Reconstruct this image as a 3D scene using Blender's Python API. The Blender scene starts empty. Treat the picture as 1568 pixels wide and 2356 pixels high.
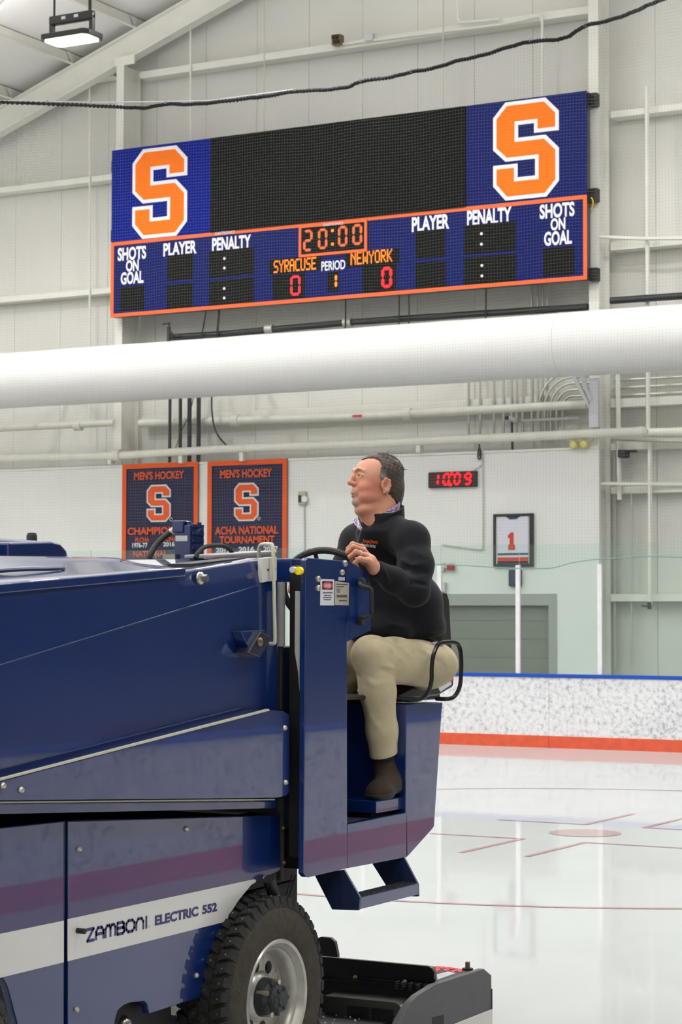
# Indoor ice rink: an ice resurfacer crosses the ice below a wall scoreboard.
# Metric scene: X runs along the end wall, Y towards the end wall, Z up; the ice is z = 0.
import bpy, bmesh, math, random
import numpy as np
from mathutils import Vector, Matrix, Quaternion

random.seed(7)
SC = bpy.context.scene
COL = SC.collection

# ------------------------------------------------------------------ camera
cam_data = bpy.data.cameras.new('camera')
cam = bpy.data.objects.new('camera', cam_data)
COL.objects.link(cam)
SC.camera = cam
YAW, PITCH, ROLL = 0.505407, 0.0482735, 0.00230469
cam_data.sensor_fit = 'VERTICAL'
cam_data.sensor_height = 36.0
cam_data.lens = 4849.734 / 2356 * 36.0
cam_data.clip_end = 200
fwd = Vector((-math.sin(YAW) * math.cos(PITCH), math.cos(YAW) * math.cos(PITCH), math.sin(PITCH)))
rgt = Vector((math.cos(YAW), math.sin(YAW), 0))
upv = rgt.cross(fwd)
r2 = rgt * math.cos(ROLL) + upv * math.sin(ROLL)
u2 = -rgt * math.sin(ROLL) + upv * math.cos(ROLL)
cam.matrix_world = Matrix(((r2.x, u2.x, -fwd.x, 0), (r2.y, u2.y, -fwd.y, 0), (r2.z, u2.z, -fwd.z, 1.85), (0, 0, 0, 1)))
cam_data.dof.use_dof = True
cam_data.dof.focus_distance = 8.9
cam_data.dof.aperture_fstop = 11.0

# ------------------------------------------------------------------ world, lamps, exposure
world = bpy.data.worlds.new('world')
SC.world = world
world.use_nodes = True
world.node_tree.nodes['Background'].inputs[0].default_value = (0.9, 0.95, 1.0, 1)
world.node_tree.nodes['Background'].inputs[1].default_value = 0.05

LAMP_POWER = 138.0
def area_lamp(x, y, z, power=LAMP_POWER, sx=0.6, sy=0.36):
    ld = bpy.data.lights.new('high_bay_light_source', 'AREA')
    ld.shape = 'RECTANGLE'; ld.size = sx; ld.size_y = sy
    ld.energy = power; ld.color = (1.0, 0.99, 0.97)
    lo = bpy.data.objects.new('high_bay_light_source', ld)
    lo.location = (x, y, z)
    COL.objects.link(lo)
    # upward fill light added above each lamp to brighten the roof deck
    lu = ld.copy(); lu.energy = power * 0.48; lu.size = sx * 0.8; lu.size_y = sy * 0.8
    uo = bpy.data.objects.new('roof_fill_light', lu)
    uo.location = (x, y, z + 0.8); uo.rotation_euler = (math.pi, 0, 0)
    COL.objects.link(uo)
    return lo
for lx, lz in ((-26.5, 8.6), (-21.0, 10.0), (-9.4, 10.6), (-4.0, 9.6), (1.0, 8.2)):
    for ly in (-5.0, 1.5, 8.0, 14.5, 20.0, 26.0):
        area_lamp(lx, ly, lz)
for ly in (-5.0, 1.5, 8.0, 14.5, 26.0):
    area_lamp(-14.8, ly, 11.2)

SC.view_settings.view_transform = 'Standard'
SC.view_settings.look = 'None'
SC.view_settings.gamma = 1.0
SC.view_settings.use_curve_mapping = False
SC.view_settings.exposure = 0.0
SC.cycles.max_bounces = 8
SC.cycles.diffuse_bounces = 5
SC.cycles.glossy_bounces = 4
SC.cycles.transparent_max_bounces = 16
SC.cycles.caustics_reflective = False
SC.cycles.caustics_refractive = False

# ------------------------------------------------------------------ materials
def lin(c):
    return tuple((v / 255 / 12.92) if v / 255 <= 0.04045 else ((v / 255 + 0.055) / 1.055) ** 2.4 for v in c) + (1.0,)

def mat(name, rgb, rough=0.5, metal=0.0, coat=0.0, coat_rough=0.03, noise=0.0, nscale=8.0, bump=0.0, bscale=60.0,
        emit=None, estr=1.0, spec=0.5, rvar=0.0, sheen=0.0):
    m = bpy.data.materials.new(name)
    m.use_nodes = True
    nt = m.node_tree; N = nt.nodes; L = nt.links
    b = N['Principled BSDF']
    b.inputs['Base Color'].default_value = lin(rgb)
    b.inputs['Roughness'].default_value = rough
    b.inputs['Metallic'].default_value = metal
    b.inputs['Coat Weight'].default_value = coat
    b.inputs['Coat Roughness'].default_value = coat_rough
    b.inputs['Specular IOR Level'].default_value = spec
    if sheen:
        b.inputs['Sheen Weight'].default_value = sheen
    if emit:
        b.inputs['Emission Color'].default_value = lin(emit)
        b.inputs['Emission Strength'].default_value = estr
    if noise or bump or rvar:
        tc = N.new('ShaderNodeTexCoord')
    if noise:
        n = N.new('ShaderNodeTexNoise'); n.inputs['Scale'].default_value = nscale; n.inputs['Detail'].default_value = 5
        L.new(tc.outputs['Object'], n.inputs['Vector'])
        r = N.new('ShaderNodeValToRGB')
        c = lin(rgb)
        r.color_ramp.elements[0].position = 0.3; r.color_ramp.elements[1].position = 0.7
        r.color_ramp.elements[0].color = tuple(v * (1 - noise) for v in c[:3]) + (1,)
        r.color_ramp.elements[1].color = tuple(min(1, v * (1 + noise)) for v in c[:3]) + (1,)
        L.new(n.outputs['Fac'], r.inputs['Fac']); L.new(r.outputs['Color'], b.inputs['Base Color'])
    if rvar:
        n3 = N.new('ShaderNodeTexNoise'); n3.inputs['Scale'].default_value = nscale * 0.7; n3.inputs['Detail'].default_value = 4
        L.new(tc.outputs['Object'], n3.inputs['Vector'])
        mr = N.new('ShaderNodeMapRange')
        mr.inputs['To Min'].default_value = max(0.02, rough - rvar); mr.inputs['To Max'].default_value = rough + rvar
        L.new(n3.outputs['Fac'], mr.inputs['Value']); L.new(mr.outputs['Result'], b.inputs['Roughness'])
    if bump:
        n2 = N.new('ShaderNodeTexNoise'); n2.inputs['Scale'].default_value = bscale; n2.inputs['Detail'].default_value = 3
        L.new(tc.outputs['Object'], n2.inputs['Vector'])
        bp = N.new('ShaderNodeBump'); bp.inputs['Strength'].default_value = bump; bp.inputs['Distance'].default_value = 0.01
        L.new(n2.outputs['Fac'], bp.inputs['Height']); L.new(bp.outputs['Normal'], b.inputs['Normal'])
    return m

M = {}
M['wall_liner'] = mat('wall_liner', (215, 214, 208), 0.6, noise=0.04, nscale=0.5)
M['wall_white'] = mat('wall_white', (226, 226, 223), 0.6, noise=0.03, nscale=0.7)
M['wall_right_dark'] = mat('wall_right_dark', (92, 94, 98), 0.7, noise=0.2, nscale=0.6)
M['ceiling'] = mat('ceiling', (240, 239, 237), 0.7, noise=0.03, nscale=0.4)
M['steel_paint'] = mat('steel_paint', (226, 225, 217), 0.5, noise=0.03, nscale=3)
M['pipe_white'] = mat('pipe_white', (224, 223, 212), 0.45, noise=0.05, nscale=5)
M['conduit'] = mat('conduit', (190, 189, 180), 0.4, metal=0.3)
M['black_pipe'] = mat('black_pipe', (36, 38, 44), 0.5)
M['black'] = mat('black', (20, 20, 21), 0.5)
M['black_gloss'] = mat('black_gloss', (12, 12, 13), 0.3)
M['rubber'] = mat('rubber', (26, 25, 25), 0.7, bump=0.15, bscale=120)
M['duct'] = mat('duct', (219, 218, 217), 0.8, noise=0.015, nscale=2, bump=0.15, bscale=2.2)
M['board_blue'] = mat('board_blue', (0, 26, 128), 0.6, spec=0.08, noise=0.04, nscale=1.5)
M['board_navy'] = mat('board_navy', (4, 20, 92), 0.5, spec=0.12, noise=0.04, nscale=1.5)
M['logo_white'] = mat('logo_white', (236, 236, 240), 0.5)
M['logo_orange'] = mat('logo_orange', (250, 118, 0), 0.6, spec=0.2)
M['board_orange'] = mat('board_orange', (236, 98, 30), 0.45)
M['screen'] = mat('screen', (16, 16, 16), 0.8, spec=0.12)
M['display'] = mat('display', (12, 11, 10), 0.6, spec=0.12)
M['led_orange'] = mat('led_orange', (255, 130, 10), 0.5, emit=(255, 120, 4), estr=1.0)
M['led_orange_dim'] = mat('led_orange_dim', (190, 90, 40), 0.5, emit=(215, 84, 30), estr=0.55)
M['led_red'] = mat('led_red', (255, 0, 20), 0.5, emit=(255, 0, 24), estr=1.15)
M['led_red_dim'] = mat('led_red_dim', (210, 20, 40), 0.5, emit=(225, 16, 46), estr=0.7)
M['led_white'] = mat('led_white', (225, 230, 230), 0.4)
M['clock_face'] = mat('clock_face', (64, 22, 30), 0.2)
M['navy_cloth'] = mat('navy_cloth', (32, 32, 66), 0.85, bump=0.1, bscale=300)
M['banner_orange'] = mat('banner_orange', (222, 84, 18), 0.8)
M['banner_text'] = mat('banner_text', (206, 78, 34), 0.8)
M['banner_white'] = mat('banner_white', (205, 208, 214), 0.8)
M['board_cap'] = mat('board_cap', (0, 70, 178), 0.35)
M['kick'] = mat('kick', (214, 86, 54), 0.4, noise=0.12, nscale=9)
M['post_white'] = mat('post_white', (228, 224, 228), 0.4, noise=0.06, nscale=6)
M['jersey'] = mat('jersey', (214, 213, 226), 0.8)
M['mount_board'] = mat('mount_board', (222, 222, 212), 0.7)
M['red_num'] = mat('red_num', (206, 58, 34), 0.7)
M['navy_dark'] = mat('navy_dark', (38, 52, 92), 0.7)
M['yellow_light'] = mat('yellow_light', (212, 200, 120), 0.5)
M['alarm_red'] = mat('alarm_red', (170, 24, 34), 0.4)
M['door_grey'] = mat('door_grey', (128, 128, 122), 0.6, noise=0.04, nscale=2)
M['door_frame'] = mat('door_frame', (160, 160, 154), 0.5)
M['lens_glow'] = mat('lens_glow', (255, 255, 250), 0.4, emit=(255, 252, 240), estr=9.0)
M['net_thread'] = mat('net_thread', (116, 117, 112), 0.7)
M['net_edge'] = mat('net_edge', (120, 150, 142), 0.7)
M['rope'] = mat('rope', (16, 18, 20), 0.8)
M['steel'] = mat('steel', (170, 170, 166), 0.3, metal=0.9, rvar=0.1, nscale=20)
M['galv'] = mat('galv', (200, 200, 206), 0.45, metal=0.2)
# ice resurfacer
M['paint_blue'] = mat('paint_blue', (2, 35, 94), 0.32, coat=1.0, coat_rough=0.02, noise=0.05, nscale=3, bump=0.012, bscale=2.5)
M['paint_dull'] = mat('paint_dull', (14, 30, 66), 0.5, coat=0.3, coat_rough=0.2, noise=0.45, nscale=9)
M['paint_dark'] = mat('paint_dark', (5, 12, 38), 0.5, coat=0.3, coat_rough=0.2)
M['stripe_white'] = mat('stripe_white', (214, 213, 208), 0.35, coat=0.4, noise=0.02, nscale=6)
M['decal_navy'] = mat('decal_navy', (52, 46, 104), 0.4)
M['chassis_black'] = mat('chassis_black', (13, 13, 14), 0.6, noise=0.3, nscale=20)
M['iron_dark'] = mat('iron_dark', (40, 40, 44), 0.55, noise=0.2, nscale=14, bump=0.2, bscale=40)
M['plate_grey'] = mat('plate_grey', (72, 71, 73), 0.5, noise=0.08, nscale=14)
M['bolt'] = mat('bolt', (196, 188, 168), 0.3, metal=0.7)
M['brass'] = mat('brass', (128, 110, 80), 0.4, metal=0.8)
M['tyre'] = mat('tyre', (54, 48, 39), 0.85, noise=0.28, nscale=26, bump=0.5, bscale=70)
M['tread'] = mat('tread', (30, 30, 30), 0.8, noise=0.25, nscale=30, bump=0.4, bscale=60)
M['rim'] = mat('rim', (180, 177, 169), 0.34, metal=0.55, noise=0.14, nscale=14)
M['hub'] = mat('hub', (48, 50, 54), 0.6, noise=0.3, nscale=30, bump=0.6, bscale=50)
M['cover_grey'] = mat('cover_grey', (168, 162, 158), 0.4, noise=0.04)
M['rail_cream'] = mat('rail_cream', (196, 192, 172), 0.4)
M['cyl_white'] = mat('cyl_white', (182, 182, 176), 0.4)
M['hose'] = mat('hose', (44, 44, 44), 0.6, bump=0.3, bscale=90)
M['yellow_knob'] = mat('yellow_knob', (252, 222, 0), 0.35)
M['sticker_white'] = mat('sticker_white', (216, 214, 220), 0.5)
M['sticker_tan'] = mat('sticker_tan', (176, 172, 152), 0.5)
M['sticker_red'] = mat('sticker_red', (212, 62, 76), 0.5)
M['sticker_ink'] = mat('sticker_ink', (66, 60, 70), 0.5)
M['grille'] = mat('grille', (62, 66, 58), 0.55)
M['decal_red'] = mat('decal_red', (240, 20, 44), 0.5)
M['strip_white'] = mat('strip_white', (206, 205, 198), 0.5)
M['seat_vinyl'] = mat('seat_vinyl', (24, 21, 23), 0.4)
M['tube_black'] = mat('tube_black', (16, 14, 15), 0.25)
M['reflector'] = mat('reflector', (204, 84, 44), 0.25)
M['grimy_metal'] = mat('grimy_metal', (60, 58, 50), 0.8, noise=0.3, nscale=20)

def ice_material():
    m = bpy.data.materials.new('ice'); m.use_nodes = True
    nt = m.node_tree; N = nt.nodes; L = nt.links
    b = N['Principled BSDF']
    tc = N.new('ShaderNodeTexCoord')
    n = N.new('ShaderNodeTexNoise'); n.inputs['Scale'].default_value = 0.5; n.inputs['Detail'].default_value = 6
    L.new(tc.outputs['Object'], n.inputs['Vector'])
    r = N.new('ShaderNodeValToRGB')
    r.color_ramp.elements[0].color = lin((180, 183, 183)); r.color_ramp.elements[1].color = lin((196, 198, 198))
    L.new(n.outputs['Fac'], r.inputs['Fac']); L.new(r.outputs['Color'], b.inputs['Base Color'])
    b.inputs['Roughness'].default_value = 0.9
    b.inputs['Specular IOR Level'].default_value = 0.0
    b.inputs['Coat Weight'].default_value = 0.62
    b.inputs['Coat IOR'].default_value = 1.31
    b.inputs['Coat Roughness'].default_value = 0.03
    mp = N.new('ShaderNodeMapping'); mp.inputs['Scale'].default_value = (1.0, 0.35, 1.0)
    L.new(tc.outputs['Object'], mp.inputs['Vector'])
    n2 = N.new('ShaderNodeTexNoise'); n2.inputs['Scale'].default_value = 7.0; n2.inputs['Detail'].default_value = 4
    L.new(mp.outputs['Vector'], n2.inputs['Vector'])
    bp = N.new('ShaderNodeBump'); bp.inputs['Strength'].default_value = 0.05; bp.inputs['Distance'].default_value = 0.01
    L.new(n2.outputs['Fac'], bp.inputs['Height']); L.new(bp.outputs['Normal'], b.inputs['Coat Normal'])
    return m
M['ice'] = ice_material()
def ice_line(name, rgb):
    m = M['ice'].copy(); m.name = name
    for nd in m.node_tree.nodes:
        if nd.type == 'VALTORGB':
            c = lin(rgb)
            nd.color_ramp.elements[0].color = tuple(v * 0.93 for v in c[:3]) + (1,); nd.color_ramp.elements[1].color = c
    return m
M['ice_red'] = ice_line('ice_red', (186, 146, 149))
M['ice_dot'] = ice_line('ice_dot', (182, 156, 157))

def puck_marked():
    m = mat('puck_marked_white', (228, 228, 231), 0.4)
    nt = m.node_tree; N = nt.nodes; L = nt.links; b = N['Principled BSDF']
    tc = N.new('ShaderNodeTexCoord')
    mixes = None
    n1 = N.new('ShaderNodeTexNoise'); n1.inputs['Scale'].default_value = 15; n1.inputs['Detail'].default_value = 6; n1.inputs['Roughness'].default_value = 0.68
    n2 = N.new('ShaderNodeTexNoise'); n2.inputs['Scale'].default_value = 1.1; n2.inputs['Detail'].default_value = 2
    L.new(tc.outputs['Object'], n1.inputs['Vector']); L.new(tc.outputs['Object'], n2.inputs['Vector'])
    a = N.new('ShaderNodeMath'); a.operation = 'MULTIPLY_ADD'; a.inputs[1].default_value = 0.18; L.new(n2.outputs['Fac'], a.inputs[0]); L.new(n1.outputs['Fac'], a.inputs[2])
    r = N.new('ShaderNodeValToRGB')
    e = r.color_ramp.elements
    e[0].position = 0.53; e[0].color = lin((228, 228, 231)); e[1].position = 0.86; e[1].color = lin((120, 122, 128))
    e2 = e.new(0.635); e2.color = lin((212, 212, 216))
    e3 = e.new(0.69); e3.color = lin((184, 185, 189))
    L.new(a.outputs[0], r.inputs['Fac']); L.new(r.outputs['Color'], b.inputs['Base Color'])
    return m
M['board_white'] = puck_marked()

def glass_material():
    m = bpy.data.materials.new('rink_glass'); m.use_nodes = True
    nt = m.node_tree; N = nt.nodes; L = nt.links
    N.remove(N['Principled BSDF'])
    t = N.new('ShaderNodeBsdfTransparent'); t.inputs[0].default_value = (0.925, 0.983, 0.962, 1)
    g = N.new('ShaderNodeBsdfGlossy'); g.inputs['Roughness'].default_value = 0.01; g.inputs[0].default_value = (0.95, 1, 0.97, 1)
    fr = N.new('ShaderNodeFresnel'); fr.inputs[0].default_value = 1.45
    mx = N.new('ShaderNodeMixShader')
    L.new(fr.outputs[0], mx.inputs[0]); L.new(t.outputs[0], mx.inputs[1]); L.new(g.outputs[0], mx.inputs[2])
    L.new(mx.outputs[0], N['Material Output'].inputs['Surface'])
    return m
M['glass'] = glass_material()

# ------------------------------------------------------------------ mesh helpers
def origin_of(o):
    v = Vector((0, 0, 0))
    while o is not None:
        v += o.location; o = o.parent
    return v

class MB:
    """Collects shapes and links them as one mesh object."""
    def __init__(s):
        s.v = []; s.f = []
    def add(s, vs, fs):
        k = len(s.v); s.v += [tuple(p) for p in vs]; s.f += [tuple(i + k for i in f) for f in fs]; return s
    def box(s, x0, x1, y0, y1, z0, z1):
        x0, x1 = min(x0, x1), max(x0, x1); y0, y1 = min(y0, y1), max(y0, y1); z0, z1 = min(z0, z1), max(z0, z1)
        return s.add([(x0, y0, z0), (x1, y0, z0), (x1, y1, z0), (x0, y1, z0), (x0, y0, z1), (x1, y0, z1), (x1, y1, z1), (x0, y1, z1)],
                     [(0, 3, 2, 1), (4, 5, 6, 7), (0, 1, 5, 4), (1, 2, 6, 5), (2, 3, 7, 6), (3, 0, 4, 7)])
    def prism(s, poly, fn0, fn1):
        n = len(poly)
        return s.add([fn0(a, b) for a, b in poly] + [fn1(a, b) for a, b in poly],
                     [tuple(range(n))[::-1], tuple(range(n, 2 * n))] + [(i, (i + 1) % n, n + (i + 1) % n, n + i) for i in range(n)])
    def px(s, poly, x0, x1):                       # polygon of (y, z) from x0 to x1
        return s.prism(poly, lambda a, b: (x0, a, b), lambda a, b: (x1, a, b))
    def py(s, poly, y0, y1):                       # polygon of (x, z)
        return s.prism(poly, lambda a, b: (a, y0, b), lambda a, b: (a, y1, b))
    def pz(s, poly, z0, z1):                       # polygon of (x, y)
        return s.prism(poly, lambda a, b: (a, b, z0), lambda a, b: (a, b, z1))
    def tube(s, pts, r, n=8, closed=False):
        P = [Vector(p) for p in pts]
        m = len(P); rr = r if isinstance(r, (list, tuple)) else [r] * m
        vs = []; up = None
        for i in range(m):
            a = P[(i - 1) % m] if (closed or i > 0) else P[0]
            b = P[(i + 1) % m] if (closed or i < m - 1) else P[-1]
            t = (b - a).normalized()
            if up is None:
                up = Vector((0, 0, 1)) if abs(t.z) < 0.9 else Vector((1, 0, 0))
            e1 = up - t * up.dot(t)
            if e1.length < 1e-5:
                e1 = Vector((0, 1, 0)) - t * t.y
            e1.normalize(); e2 = t.cross(e1); up = e1
            for k in range(n):
                an = 2 * math.pi * k / n
                vs.append(P[i] + (e1 * math.cos(an) + e2 * math.sin(an)) * rr[i])
        fs = []
        for i in range(m if closed else m - 1):
            j = (i + 1) % m
            fs += [(i * n + k, i * n + (k + 1) % n, j * n + (k + 1) % n, j * n + k) for k in range(n)]
        if not closed:
            fs += [tuple(range(n))[::-1], tuple((m - 1) * n + k for k in range(n))]
        return s.add(vs, fs)
    def cyl(s, p0, p1, r0, r1=None, n=16):
        return s.tube([p0, p1], [r0, r0 if r1 is None else r1], n)
    def lathe(s, prof, org, axis='x', n=48):
        o = Vector(org); vs = []
        for (r, h) in prof:
            for k in range(n):
                a = 2 * math.pi * k / n; c, q = r * math.cos(a), r * math.sin(a)
                vs.append(o + Vector({'x': (h, c, q), 'y': (q, h, c), 'z': (c, q, h)}[axis]))
        fs = []
        for i in range(len(prof) - 1):
            fs += [(i * n + k, i * n + (k + 1) % n, (i + 1) * n + (k + 1) % n, (i + 1) * n + k) for k in range(n)]
        return s.add(vs, fs)
    def ball(s, c, r, n=12, sq=(1, 1, 1)):
        c = Vector(c); vs = []; fs = []
        m = n // 2
        for i in range(m + 1):
            th = math.pi * i / m
            for k in range(n):
                ph = 2 * math.pi * k / n
                vs.append(c + Vector((math.sin(th) * math.cos(ph) * sq[0], math.sin(th) * math.sin(ph) * sq[1], math.cos(th) * sq[2])) * r)
        for i in range(m):
            fs += [(i * n + k, (i + 1) * n + k, (i + 1) * n + (k + 1) % n, i * n + (k + 1) % n) for k in range(n)]
        return s.add(vs, fs)
    def build(s, name, m, parent=None, smooth=False, bevel=0.0, bseg=2, base=None, sharp=35):
        me = bpy.data.meshes.new(name)
        off = Vector(base) if base is not None else (origin_of(parent) if parent else Vector((0, 0, 0)))
        vs = np.array(s.v, dtype=np.float64) - np.array(off)
        me.from_pydata(vs.tolist(), [], s.f)
        bm = bmesh.new(); bm.from_mesh(me)
        bmesh.ops.remove_doubles(bm, verts=bm.verts, dist=1e-5)
        bmesh.ops.recalc_face_normals(bm, faces=bm.faces)
        if bevel:
            ed = [e for e in bm.edges if len(e.link_faces) == 2 and e.calc_face_angle(0) > math.radians(28)]
            bmesh.ops.bevel(bm, geom=ed, offset=bevel, segments=bseg, profile=0.5, affect='EDGES', clamp_overlap=True)
        bm.to_mesh(me); bm.free()
        me.materials.append(m)
        o = bpy.data.objects.new(name, me)
        COL.objects.link(o)
        if smooth or bevel:
            me.polygons.foreach_set('use_smooth', [True] * len(me.polygons))
            me.set_sharp_from_angle(angle=math.radians(sharp))
        if bevel:
            wn = o.modifiers.new('weighted_normal', 'WEIGHTED_NORMAL'); wn.keep_sharp = True; wn.weight = 100
        if parent:
            o.parent = parent
        if base is not None:
            o.location = base
        return o

def thing(name, label, cat, loc=(0, 0, 0), group=None):
    o = bpy.data.objects.new(name, None); COL.objects.link(o)
    o.empty_display_size = 0.1
    o.location = loc
    return tag(o, label, cat, group)
def tag(o, label, cat, group=None):
    o['label'] = label; o['category'] = cat
    if group: o['group'] = group
    return o
def struct(o):
    o['kind'] = 'structure'; return o

def copy_tree(o, parent=None):
    c = o.copy(); COL.objects.link(c)
    if parent: c.parent = parent
    for ch in list(o.children):
        copy_tree(ch, c)
    return c

def arc(cx, cy, r, a0, a1, n):
    return [(cx + r * math.cos(math.radians(a0 + (a1 - a0) * i / n)), cy + r * math.sin(math.radians(a0 + (a1 - a0) * i / n))) for i in range(n + 1)]

def smooth_path(pts, n=6, closed=False):
    P = [Vector(p) for p in pts]; out = []; m = len(P)
    rng = range(m) if closed else range(m - 1)
    for i in rng:
        if closed:
            p0, p1, p2, p3 = P[(i - 1) % m], P[i], P[(i + 1) % m], P[(i + 2) % m]
        else:
            p0, p1, p2, p3 = P[max(i - 1, 0)], P[i], P[i + 1], P[min(i + 2, m - 1)]
        for k in range(n):
            t = k / n
            out.append(0.5 * ((2 * p1) + (p2 - p0) * t + (2 * p0 - 5 * p1 + 4 * p2 - p3) * t * t + (3 * p1 - p0 - 3 * p2 + p3) * t ** 3))
    if not closed: out.append(P[-1])
    return out

# flat lettering: 2-D outlines of the words, fitted to a box w x h centred on 0,0
_tc = {}
def word(text, w, h, bold=0.02):
    key = (text, bold)
    if key not in _tc:
        cu = bpy.data.curves.new('t', 'FONT'); cu.body = text; cu.offset = bold; cu.resolution_u = 4
        ob = bpy.data.objects.new('t', cu); COL.objects.link(ob)
        dg = bpy.context.evaluated_depsgraph_get()
        me = bpy.data.meshes.new_from_object(ob.evaluated_get(dg))
        vs = np.array([v.co[:2] for v in me.vertices]); fs = [tuple(p.vertices) for p in me.polygons]
        bpy.data.objects.remove(ob); bpy.data.curves.remove(cu); bpy.data.meshes.remove(me)
        lo, hi = vs.min(0), vs.max(0)
        _tc[key] = ((vs - (lo + hi) / 2) / (hi - lo), fs)
    vs, fs = _tc[key]
    return vs * np.array([w, h]), fs
def put_word(mb, text, w, h, cx, cz, face, plane='y', bold=0.02, slant=0.0):
    vs, fs = word(text, w, h, bold)
    if plane == 'y':
        mb.add([(cx + a + slant * b, face, cz + b) for a, b in vs], fs)
    else:
        mb.add([(face, cx + a + slant * b, cz + b) for a, b in vs], fs)
    return mb

S_OUT = [(.19, 0), (.80, 0), (1, .148), (1, .345), (.625, .345), (.625, .245), (.385, .245), (.385, .375), (.80, .375), (1, .52),
         (1, .852), (.81, 1), (.19, 1), (0, .845), (0, .635), (.375, .635), (.375, .775), (.64, .775), (.64, .605), (.19, .605), (0, .475), (0, .148)]
def inset(poly, t):
    n = len(poly); out = []
    area = sum(poly[i][0] * poly[(i + 1) % n][1] - poly[(i + 1) % n][0] * poly[i][1] for i in range(n))
    sg = 1 if area > 0 else -1
    for i in range(n):
        a, b, c = Vector(poly[i - 1]), Vector(poly[i]), Vector(poly[(i + 1) % n])
        d1, d2 = (b - a).normalized(), (c - b).normalized()
        n1, n2 = Vector((-d1.y, d1.x)) * sg, Vector((-d2.y, d2.x)) * sg
        m = (n1 + n2); m = m / max(0.2, m.length_squared) * 2
        out.append(tuple(b + m * t))
    return out
def block_s(x0, x1, z0, z1):
    return [(x0 + (x1 - x0) * u, z1 - (z1 - z0) * v) for u, v in S_OUT]

SEG = {'0': 'abcdef', '1': 'bc', '2': 'abged', '9': 'abcdfg'}
def seg_digit(mb, ch, x, z, w, h, t, face, gap=0.012, slant=0.0):
    def hexa(p, q):
        p, q = Vector(p), Vector(q); d = (q - p).normalized(); nn = Vector((-d.y, d.x)) * t / 2
        p = p + d * gap; q = q - d * gap
        pts = [p, p + d * t / 2 + nn, q - d * t / 2 + nn, q, q - d * t / 2 - nn, p + d * t / 2 - nn]
        mb.py([(a.x + slant * (a.y - z), a.y) for a in pts], face, face + 0.004)
    A, B, Cc, D, E, F = (x, z + h), (x + w, z + h), (x + w, z + h / 2), (x + w, z), (x, z), (x, z + h / 2)
    ends = {'a': (A, B), 'b': (B, Cc), 'c': (Cc, D), 'd': (D, E), 'e': (E, F), 'f': (F, A), 'g': (F, Cc)}
    for s_ in SEG[ch]:
        hexa(*ends[s_])

# ================================================================== the hall
floor = struct(MB().add([(-32, -10, 0), (6, -10, 0), (6, 32, 0), (-32, 32, 0)], [(0, 1, 2, 3)]).build('floor', M['ice']))
# painted marks under the ice: face-off spot, its L marks, hash marks and circle
DX, DY = -6.88, 16.71
def ring(mb, cx, cy, r0, r1, a0=0, a1=360, n=96, z=0.003):
    p = arc(cx, cy, r0, a0, a1, n); q = arc(cx, cy, r1, a0, a1, n)
    k = n + 1
    return mb.add([(a, b, z) for a, b in p + q], [(i, i + 1, k + i + 1, k + i) for i in range(n)])
ring(MB(), DX, DY, 0.001, 0.305).build('face_off_spot', M['ice_dot'], floor)
ring(MB(), DX, DY, 4.545, 4.6, n=160).build('face_off_circle', M['ice_red'], floor)
for sx in (-1, 1):
    for sy in (-1, 1):
        x0, y0 = DX + sx * 0.25, DY + sy * 0.66
        x1, y1 = DX + sx * 1.12, DY + sy * 1.84
        w = 0.05 * sy
        mk = MB()
        mk.add([(x0, y0, .003), (x1, y0, .003), (x1, y0 + w, .003), (x0, y0 + w, .003)], [(0, 1, 2, 3)])
        mk.add([(x0, y0 + w, .003), (x0 + sx * .05, y0 + w, .003), (x0 + sx * .05, y1, .003), (x0, y1, .003)], [(0, 1, 2, 3)])
        mk.build('restraining_mark', M['ice_red'], floor)
for sy in (-.85, .85):
    for sx in (-1, 1):
        x0 = DX + sx * 4.6
        MB().add([(x0, DY + sy - .025, .003), (x0 + sx * .6, DY + sy - .025, .003), (x0 + sx * .6, DY + sy + .025, .003), (x0, DY + sy + .025, .003)], [(0, 1, 2, 3)]).build('hash_mark', M['ice_red'], floor)

# roof line: rises from the left eave to the ridge, then falls
RIDGE = -13.5
SLOPE = 0.352
def roof_z(x):
    return 12.19 + SLOPE * (x + 21.0) if x <= RIDGE else 12.19 + SLOPE * (RIDGE + 21.0) - SLOPE * (x - RIDGE)
LINER_Y, LOW_Y = 30.62, 29.9
# upper end wall: a frame with every liner panel a piece of its own, the joints recessed
wall_back = struct(MB().py([(-32, 0), (6, 0), (6, roof_z(6) + .3), (RIDGE, roof_z(RIDGE) + .3), (-32, roof_z(-32) + .3)], LINER_Y + .03, LINER_Y + .25).build('wall_back', M['wall_liner']))
px_edges = [-32 + 1.03 * i for i in range(38)]
for i in range(len(px_edges) - 1):
    a, b = px_edges[i] + .003, px_edges[i + 1] - .003
    if b < -27.5 or a > -7.5: continue
    MB().py([(a, .02), (b, .02), (b, roof_z(b) - .02), (a, roof_z(a) - .02)], LINER_Y, LINER_Y + .029).build('liner_panel', M['wall_liner'], wall_back)
wall_left = struct(MB().box(-32.2, -32, -10, 30.6, 0, 8.3).build('wall_left', M['wall_liner']))
wall_right = struct(MB().box(6, 6.2, -10, 30.6, 0, 8.4).build('wall_right', M['wall_right_dark']))  # unseen side wall, coloured dark to weaken reflections in the machine's upper panels
wall_front = struct(MB().py([(-32, 0), (6, 0), (6, roof_z(6)), (RIDGE, roof_z(RIDGE)), (-32, roof_z(-32))], -10.2, -10).build('wall_front', M['wall_liner']))
ceiling = struct(MB().py([(-32.3, roof_z(-32.3)), (RIDGE, roof_z(RIDGE)), (6.3, roof_z(6.3)), (6.3, roof_z(6.3) + .2), (RIDGE, roof_z(RIDGE) + .2), (-32.3, roof_z(-32.3) + .2)], -10.2, 30.6).build('ceiling', M['ceiling']))
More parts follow.
